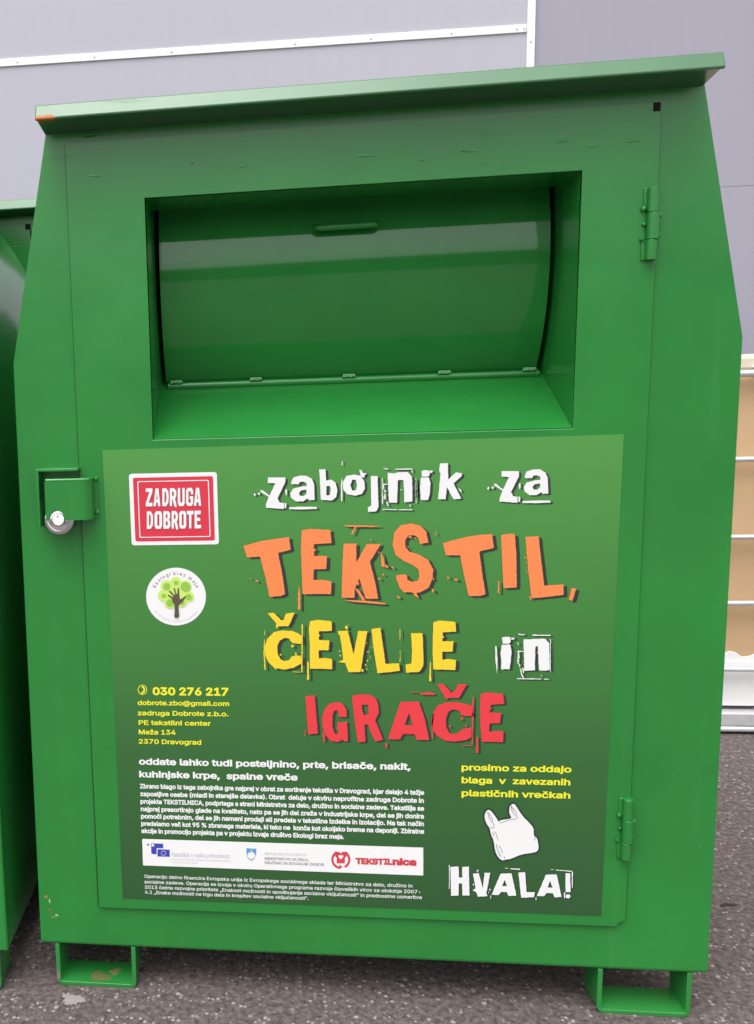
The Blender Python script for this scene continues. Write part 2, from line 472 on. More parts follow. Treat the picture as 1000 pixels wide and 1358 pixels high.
    Q((xl, 0.0042, zt), (xl, 0.150, zt), (xr, 0.150, zt), (xr, 0.0042, zt))
    Q((xl, 0.55, zb), (xl, 0.55, zt), (xr, 0.55, zt), (xr, 0.55, zb))
    Q((xl, 0.40, zt), (xl, 0.55, zt), (xr, 0.55, zt), (xr, 0.40, zt))
    obj('chute_recess', bm, M['paint'], t, smooth=0)
    # swinging chute drum
    yc, zc, r = 0.47, 1.42, 0.342
    a0, a1 = math.asin((1.207 - zc) / r), math.asin((1.575 - zc) / r)
    N = 40
    arc = [(yc - r * math.cos(a0 + (a1 - a0) * k / N), zc + r * math.sin(a0 + (a1 - a0) * k / N)) for k in range(N + 1)]
    bm = bmesh.new()
    X0, X1 = -0.3585, 0.3505
    A = [bm.verts.new((X0, y, z)) for y, z in arc]; B = [bm.verts.new((X1, y, z)) for y, z in arc]
    for k in range(N): bm.faces.new((A[k], B[k], B[k + 1], A[k + 1]))
    for L in (A, B):
        c = [bm.verts.new((L[0].co.x, 0.40, L[0].co.z)), bm.verts.new((L[0].co.x, 0.40, L[-1].co.z))]
        for k in range(N): bm.faces.new((L[k], L[k + 1], c[1] if k >= N // 2 else c[0]))
        bm.faces.new((L[N // 2], c[1], c[0]))
    drum = obj('chute_drum', bm, M['drum'], t, smooth=40)
    bm = bmesh.new()
    ay = lambda z: yc - math.sqrt(r * r - (z - zc) ** 2)
    zh = 1.485
    yh = ay(zh)
    tube(bm, [(-0.0655, yh + 0.002, zh), (-0.0655, yh - 0.018, zh - 0.003), (-0.062, yh - 0.022, zh - 0.0035), (0.040, yh - 0.022, zh - 0.0035), (0.0435, yh - 0.018, zh - 0.003), (0.0435, yh + 0.002, zh)], 0.0062, 14)
    obj('handle', bm, M['paint'], drum, smooth=60)
    bm = bmesh.new()
    tube(bm, [(-0.3545, 0.196, 1.2005), (0.3540, 0.196, 1.2005)], 0.0072, 20)
    rod = obj('hinge_rod', bm, M['paint'], t, smooth=50)
    for k, x in enumerate((-0.338, -0.180, 0.0, 0.180, 0.336)):
        bm = bmesh.new()
        box(bm, x - 0.0115, x + 0.0115, 0.1875, 0.196, 1.2060, 1.2125)
        ob = obj('weld_tab', bm, M['weld'], rod, 0.0012)
        bm = bmesh.new()
        for q in range(4): lump(bm, (x - 0.009 + 0.006 * q, 0.1875, 1.2075 + 0.0008 * (q % 2)), 0.0038, 0.0022, 0.0024, seed=k * 7 + q)
        obj('weld_bead', bm, M['weld'], rod, smooth=80)
    # hinges
    for zlo, zhi, xb in ((1.3835, 1.4990, 0.4735), (0.3200, 0.4360, 0.4752)):
        L = zhi - zlo
        bm = bmesh.new()
        for a, b, rr, dx in ((0, 0.28, 0.0088, -0.0005), (0.285, 0.66, 0.0096, 0.0008), (0.665, 1, 0.0088, -0.0005)):
            tube(bm, [(xb + dx, -0.006, zlo + a * L), (xb + dx, -0.006, zlo + b * L)], rr, 18)
        hg = obj('hinge', bm, M['paint'], t, 0.0008, 2, smooth=40)
        bm = bmesh.new()
        box(bm, xb - 0.015, xb - 0.002, -0.003, 0.0002, zlo, zlo + 0.28 * L)
        box(bm, xb - 0.014, xb - 0.002, -0.003, 0.0002, zlo + 0.70 * L, zhi)
        box(bm, xb + 0.002, xb + 0.012, -0.003, 0.0048, zlo + 0.30 * L, zlo + 0.64 * L)
        obj('hinge_leaf', bm, M['paint'], hg, 0.001)
        for k, (dx, f, s) in enumerate(((-0.014, 0.30, 0.0042), (-0.014, 0.72, 0.0045), (0.0105, 0.34, 0.004), (-0.012, 0.50, 0.003), (0.0110, 0.62, 0.004))):
            bm = bmesh.new()
            lump(bm, (xb + dx, -0.003, zlo + f * L), s, s * 0.8, s * 1.1, seed=k + 9)
            obj('weld_bead', bm, M['paint'], hg, smooth=80)
    # lock cover and angle guard
    bm = bmesh.new()
    a0x, a1x, z0, z1 = -0.5845, -0.505, 0.9560, 1.0560
    yf = -0.030
    box(bm, a0x, a0x + 0.0055, yf, 0.0052, z0 - 0.004, z1 + 0.0055)
    box(bm, a0x + 0.0055, a1x, yf, 0.0052, z1, z1 + 0.0055)
    obj('lock_guard', bm, M['paint'], t, 0.0012)
    bm = bmesh.new()
    yo = -0.036
    cx0, cx1, cz0, cz1 = -0.5670, -0.4800, 0.9665, 1.0410
    nx, nr = -0.5465, 0.0150
    rb = 0.019                                                               # bend radius of the cover
    xe = cx1 - rb
    pts = [(xe, cz0), (xe, cz1), (cx0 + 0.003, cz1), (cx0, cz1 - 0.003), (cx0, cz0)] + [(nx - nr * math.cos(math.pi * k / 12), cz0 + 1.2 * nr * math.sin(math.pi * k / 12)) for k in range(13)]
    prism(bm, pts, yo, yo + 0.004)
    bend = [(xe + rb * math.sin(a), yo + rb - rb * math.cos(a)) for a in [math.pi / 2 * k / 8 for k in range(9)]]
    bend += [(cx1, -0.0045), (cx1 + 0.0015, -0.0030), (cx1 + 0.007, -0.0030), (cx1 + 0.007, -0.0002), (cx1 - 0.004, -0.0002)]
    bend += [(xe + (rb - 0.004) * math.sin(a), yo + rb - (rb - 0.004) * math.cos(a)) for a in [math.pi / 2 * k / 8 for k in range(8, -1, -1)]]
    prism(bm, bend, cz0, cz1, 'Z')
    box(bm, cx0 + 0.001, cx1 - 0.004, yo + 0.004, 0.003, cz1 - 0.0045, cz1 - 0.0005)
    tube(bm, [(cx0 + 0.002, yo + 0.0035, cz1 - 0.001), (xe, yo + 0.0035, cz1 - 0.001), (xe + rb * 0.6, yo + 0.006, cz1 - 0.001), (cx1 - 0.0035, yo + rb, cz1 - 0.001), (cx1 - 0.0035, -0.004, cz1 - 0.001)], 0.0038, 14)
    lump(bm, (cx1 + 0.004, -0.0040, cz0 + 0.010), 0.0035, 0.003, 0.005, seed=5)
    lump(bm, (cx1 + 0.004, -0.0040, cz1 - 0.002), 0.0035, 0.003, 0.004, seed=6)
    obj('lock_cover', bm, M['paint'], t, smooth=40)
    # feet: bent flat bar, front pair and back pair
    for y0 in (0.008, D - 0.068):
        for x0, x1 in ((-0.6015, -0.4375), (0.4400, 0.6050)):
            rr, th_ = 0.014, 0.0085
            outer = [(x0, 0.0905)] + [(x0 + rr - rr * math.cos(a), rr - rr * math.sin(a)) for a in [math.pi / 2 * k / 6 for k in range(7)]] \
                + [(x1 - rr + rr * math.sin(a), rr - rr * math.cos(a)) for a in [math.pi / 2 * k / 6 for k in range(7)]] + [(x1, 0.0905)]
            r2 = rr - th_
            inner = [(x1 - th_, 0.0905)] + [(x1 - rr + r2 * math.cos(a), rr - r2 * math.sin(a)) for a in [math.pi / 2 * k / 4 for k in range(5)]] \
                + [(x0 + rr - r2 * math.sin(a), rr - r2 * math.cos(a)) for a in [math.pi / 2 * k / 4 for k in range(5)]] + [(x0 + th_, 0.0905)]
            bm = bmesh.new()
            prism(bm, outer + inner, y0, y0 + 0.075)
            obj('foot', bm, M['foot'], t, 0.001, 2, smooth=40)
    return t

main_bin = build_bin('green steel clothing bin with a printed poster, open chute and padlock on its front', 'green clothing bins in a row')

def copy_thing(src, loc, rz, label, skip=()):
    r = src.copy(); COL.objects.link(r)
    r.location = loc; r.rotation_euler = (0, 0, rz); r['label'] = label
    for ch in src.children:
        if ch.name.split('.')[0] in skip: continue
        c = ch.copy(); COL.objects.link(c); c.parent = r
        for g in ch.children:
            d = g.copy(); COL.objects.link(d); d.parent = c
    return r
copy_thing(main_bin, (-1.255, 0.865, 0), 0.0, 'farther green bin behind the left one, only its roof lip and top corner in view', ('poster', 'sticker'))

# round-shouldered bin at the left edge
t = thing('clothing_bin', 'round-shouldered glossy green bin cut off by the left edge of the photo', 'clothing bin', (-1.29, -0.028, 0), group='green clothing bins in a row')
hw, rs, zc_, dp = 0.600, 0.42, 1.305, 0.625
sec = [(-hw, 0.0915), (hw, 0.0915)] + [(hw - rs + rs * math.cos(math.pi / 2 * k / 24), zc_ + rs * math.sin(math.pi / 2 * k / 24)) for k in range(25)] \
    + [(-hw + rs - rs * math.sin(math.pi / 2 * k / 24), zc_ + rs * math.cos(math.pi / 2 * k / 24)) for k in range(25)]
bm = bmesh.new(); prism(bm, sec, 0.0, dp)
obj('body', bm, M['hood'], t, 0.004, 3, smooth=40)
bm = bmesh.new(); box(bm, -0.48, 0.48, -0.004, -0.0002, 0.18, 1.50)
obj('door', bm, M['paint'], t, 0.0015)
for y0 in (0.006, dp - 0.08):
    for x0 in (-hw + 0.02, hw - 0.185):
        x1 = x0 + 0.165
        bm = bmesh.new()
        o_ = [(x0, 0.0905), (x0, 0.012), (x0 + 0.004, 0.003), (x0 + 0.012, 0.0), (x1 - 0.012, 0.0), (x1 - 0.004, 0.003), (x1, 0.012), (x1, 0.0905)]
        i_ = [(x1 - 0.0085, 0.0905), (x1 - 0.0085, 0.012), (x1 - 0.012, 0.0085), (x0 + 0.012, 0.0085), (x0 + 0.0085, 0.012), (x0 + 0.0085, 0.0905)]
        prism(bm, o_ + i_, y0, y0 + 0.075)
        obj('foot', bm, M['paint'], t, 0.001, 2, smooth=40)

# padlock: round shackleless disc hanging under the lock cover
t = thing('padlock', 'round shiny steel disc padlock hanging under the green lock cover', 'padlock', (-0.5440, -0.024, 0.9665))
t.rotation_euler.x = RAD(-7)
def disc(bm, r, y0, y1, x=0, z=0, n=40):
    prism(bm, [(x + r * math.cos(2 * math.pi * k / n), z + r * math.sin(2 * math.pi * k / n)) for k in range(n)], y0, y1)
def lathe(bm, prof, n=48):
    """prof: (radius, y) from the rim to the centre, turned about the Y axis."""
    rings = [[bm.verts.new((r * math.cos(2 * math.pi * k / n), y, r * math.sin(2 * math.pi * k / n))) for k in range(n)] for r, y in prof]
    for A, B in zip(rings, rings[1:]):
        for k in range(n): bm.faces.new((A[k], A[(k + 1) % n], B[(k + 1) % n], B[k]))
    bm.faces.new(rings[0]); bm.faces.new(rings[-1][::-1])
bm = bmesh.new()
lathe(bm, [(0.020, 0.012), (0.0265, 0.009), (0.0285, 0.004), (0.0285, -0.002), (0.0275, -0.006), (0.0250, -0.0085), (0.0215, -0.0098), (0.0205, -0.0090), (0.0198, -0.0098), (0.0125, -0.0108)])
obj('lock_body', bm, M['chrome'], t, smooth=30)
bm = bmesh.new(); disc(bm, 0.0122, -0.0114, -0.0104); disc(bm, 0.0108, -0.0135, -0.0112, 0.0, 0.0)
bm2 = bmesh.new(); disc(bm2, 0.0123, -0.0111, -0.0107)
obj('cylinder_recess', bm2, M['dark'], t)
bm.free(); bm = bmesh.new(); disc(bm, 0.0112, -0.0140, -0.0112)
kc = obj('key_cylinder', bm, M['keyway'], t, 0.001, 2)
bm = bmesh.new(); prism(bm, [(-0.0018, 0.004), (-0.0004, 0.004), (0.0006, 0.0085), (-0.0006, 0.0085)], -0.0144, -0.0139)
obj('keyhole', bm, M['dark'], kc)

# ---------------------------------------------------------------- bulk container on its steel pallet
t = thing('bulk_container', 'caged beige plastic liquid tank on a steel pallet behind the green bin', 'liquid tank', (1.55, 2.0, 0))
hx, hy = 0.60, 0.50
bm = bmesh.new(); box(bm, -hx + 0.03, hx - 0.03, -hy + 0.03, hy - 0.03, 0.17, 1.165)
obj('tank', bm, M['bottle'], t, 0.03, 4)
bm = bmesh.new(); box(bm, -hx + 0.025, hx - 0.025, -hy + 0.022, hy - 0.025, 0.085, 0.235)
pts = [(-0.575, 0.235), (0.575, 0.235)] + [(0.575 - 1.15 * k / 60, 0.256 + 0.008 * math.sin(k * 1.7) + 0.006 * math.sin(k * 0.63)) for k in range(61)]
prism(bm, pts, -hy + 0.026, -hy + 0.029)
obj('lower_sheet', bm, M['bottlewhite'], t, 0.006, 2)
bm = bmesh.new(); box(bm, -hx + 0.02, hx - 0.02, -hy + 0.02, hy - 0.02, 1.165, 1.213)
obj('top_panel', bm, M['cream'], t, 0.012, 3)
bm = bmesh.new(); prism(bm, [(-0.215, 1.176), (-0.18, 1.201), (-0.145, 1.182)], -hy + 0.012, -hy + 0.0198)
obj('corner_clip', bm, M['zinc'], t)
for z, rr in ((1.158, 0.011), (0.893, 0.0085), (0.647, 0.0085), (0.433, 0.0085), (0.215, 0.0085)):
    bm = bmesh.new()
    P = [(-hx, -hy), (hx, -hy), (hx, hy), (-hx, hy)]
    path = []
    for k in range(4):
        ax, ay_ = P[k - 1]; bx, by = P[k]; cx, cy = P[(k + 1) % 4]
        for s in (0.06, 0.03, 0.012): path.append((bx + (0.0 if ax == bx else math.copysign(s, ax - bx)), by + (0.0 if ay_ == by else math.copysign(s, ay_ - by)), z))
        for s in (0.012, 0.03, 0.06): path.append((bx + (0.0 if cx == bx else math.copysign(s, cx - bx)), by + (0.0 if cy == by else math.copysign(s, cy - by)), z))
    path.append(path[0])
    tube(bm, path, rr, 10, caps=False)
    obj('cage_bar', bm, M['zinc'], t, smooth=60)
for x in (-0.58, -0.29, 0.05, 0.30, 0.58):
    for y in (-hy + 0.018, hy - 0.018):
        bm = bmesh.new()
        tube(bm, [(x, y, 0.06), (x, y, 1.158)], 0.008, 10)
        obj('cage_upright', bm, M['zinc'], t, smooth=60)
bm = bmesh.new()
box(bm, -hx, hx, -hy - 0.012, -hy + 0.03, 0.028, 0.072); box(bm, -hx, hx, hy - 0.03, hy + 0.012, 0.028, 0.072)
box(bm, -hx, -hx + 0.04, -hy + 0.03, hy - 0.03, 0.028, 0.072); box(bm, hx - 0.04, hx, -hy + 0.03, hy - 0.03, 0.028, 0.072)
box(bm, -hx + 0.04, hx - 0.04, -hy + 0.03, hy - 0.03, 0.055, 0.068)
obj('pallet_frame', bm, M['zinc'], t, 0.004)
bm = bmesh.new()
tube(bm, [(-hx, -hy - 0.006, 0.017), (hx, -hy - 0.006, 0.017)], 0.010, 12); tube(bm, [(-hx, hy, 0.017), (hx, hy, 0.017)], 0.010, 12)
for x in (-hx + 0.05, 0, hx - 0.05): box(bm, x - 0.05, x + 0.05, -hy + 0.002, hy - 0.012, 0.002, 0.0279)
obj('pallet_skid', bm, M['zinc'], t, 0.002)

# ---------------------------------------------------------------- small things on the ground
def ground_at(u, v):
    c = ((u - PX) / FPX, (v - PY) / FPX, 1.0)
    d = [sum(ROT[r][k] * c[k] for k in range(3)) for r in range(3)]
    s = -CAM[2] / d[2]
    return CAM[0] + s * d[0], CAM[1] + s * d[1]
x, y = ground_at(966, 1202)
bm = bmesh.new()
tube(bm, [(x - 0.018, y - 0.004, 0.004), (x - 0.004, y + 0.001, 0.006), (x + 0.010, y, 0.005), (x + 0.022, y + 0.004, 0.003)], [0.0018, 0.0026, 0.0022, 0.0012], 7)
tag(obj('twig', bm, M['twig'], smooth=60), 'small dark twig lying on the asphalt right of the green bin', 'twig')
for k, (u, v, s) in enumerate(((54.5, 1250, 0.0042), (22, 1243, 0.003), (319, 1297, 0.003), (352, 1352, 0.0045), (75, 1338, 0.006), (520, 1330, 0.004), (645, 1312, 0.003), (28, 1337, 0.003))):
    x, y = ground_at(u, v)
    bm = bmesh.new(); lump(bm, (x, y, s * 0.5), s, s * 0.8, s * 0.7, seed=k + 3)
    lab = ('pale pebble beside the lower left corner of the bin', 'tiny pale pebble in the gap between the two green bins', 'tiny pale pebble under the front edge of the bin',
           'pale pebble on the asphalt near the bottom edge of the photo', 'largest pale pebble, in front of the left foot', 'pale pebble in front of the middle of the bin', 'tiny pale pebble just left of the right foot',
           'tiny pale pebble at the lower left, nearest the left photo edge')[k]
    tag(obj('pebble', bm, M['chalk'], smooth=80), lab, 'pebble', 'loose pebbles on the asphalt')
x, y = ground_at(97, 1326)
bm = bmesh.new()
rnd = random.Random(4)
vs = []
for k in range(40):
    a = 2 * math.pi * k / 40
    q = 1 + 0.22 * math.sin(3 * a + 1) + rnd.uniform(-0.22, 0.22)
    vs.append(bm.verts.new((x + 0.022 * q * math.cos(a), y + 0.016 * q * math.sin(a), 0.0012)))
c = bm.verts.new((x, y, 0.0022))
for k in range(40): bm.faces.new((vs[k], vs[(k + 1) % 40], c))
tag(obj('splash', bm, M['chalk'], smooth=80), 'pale dried splash on the asphalt in front of the left foot', 'stain')

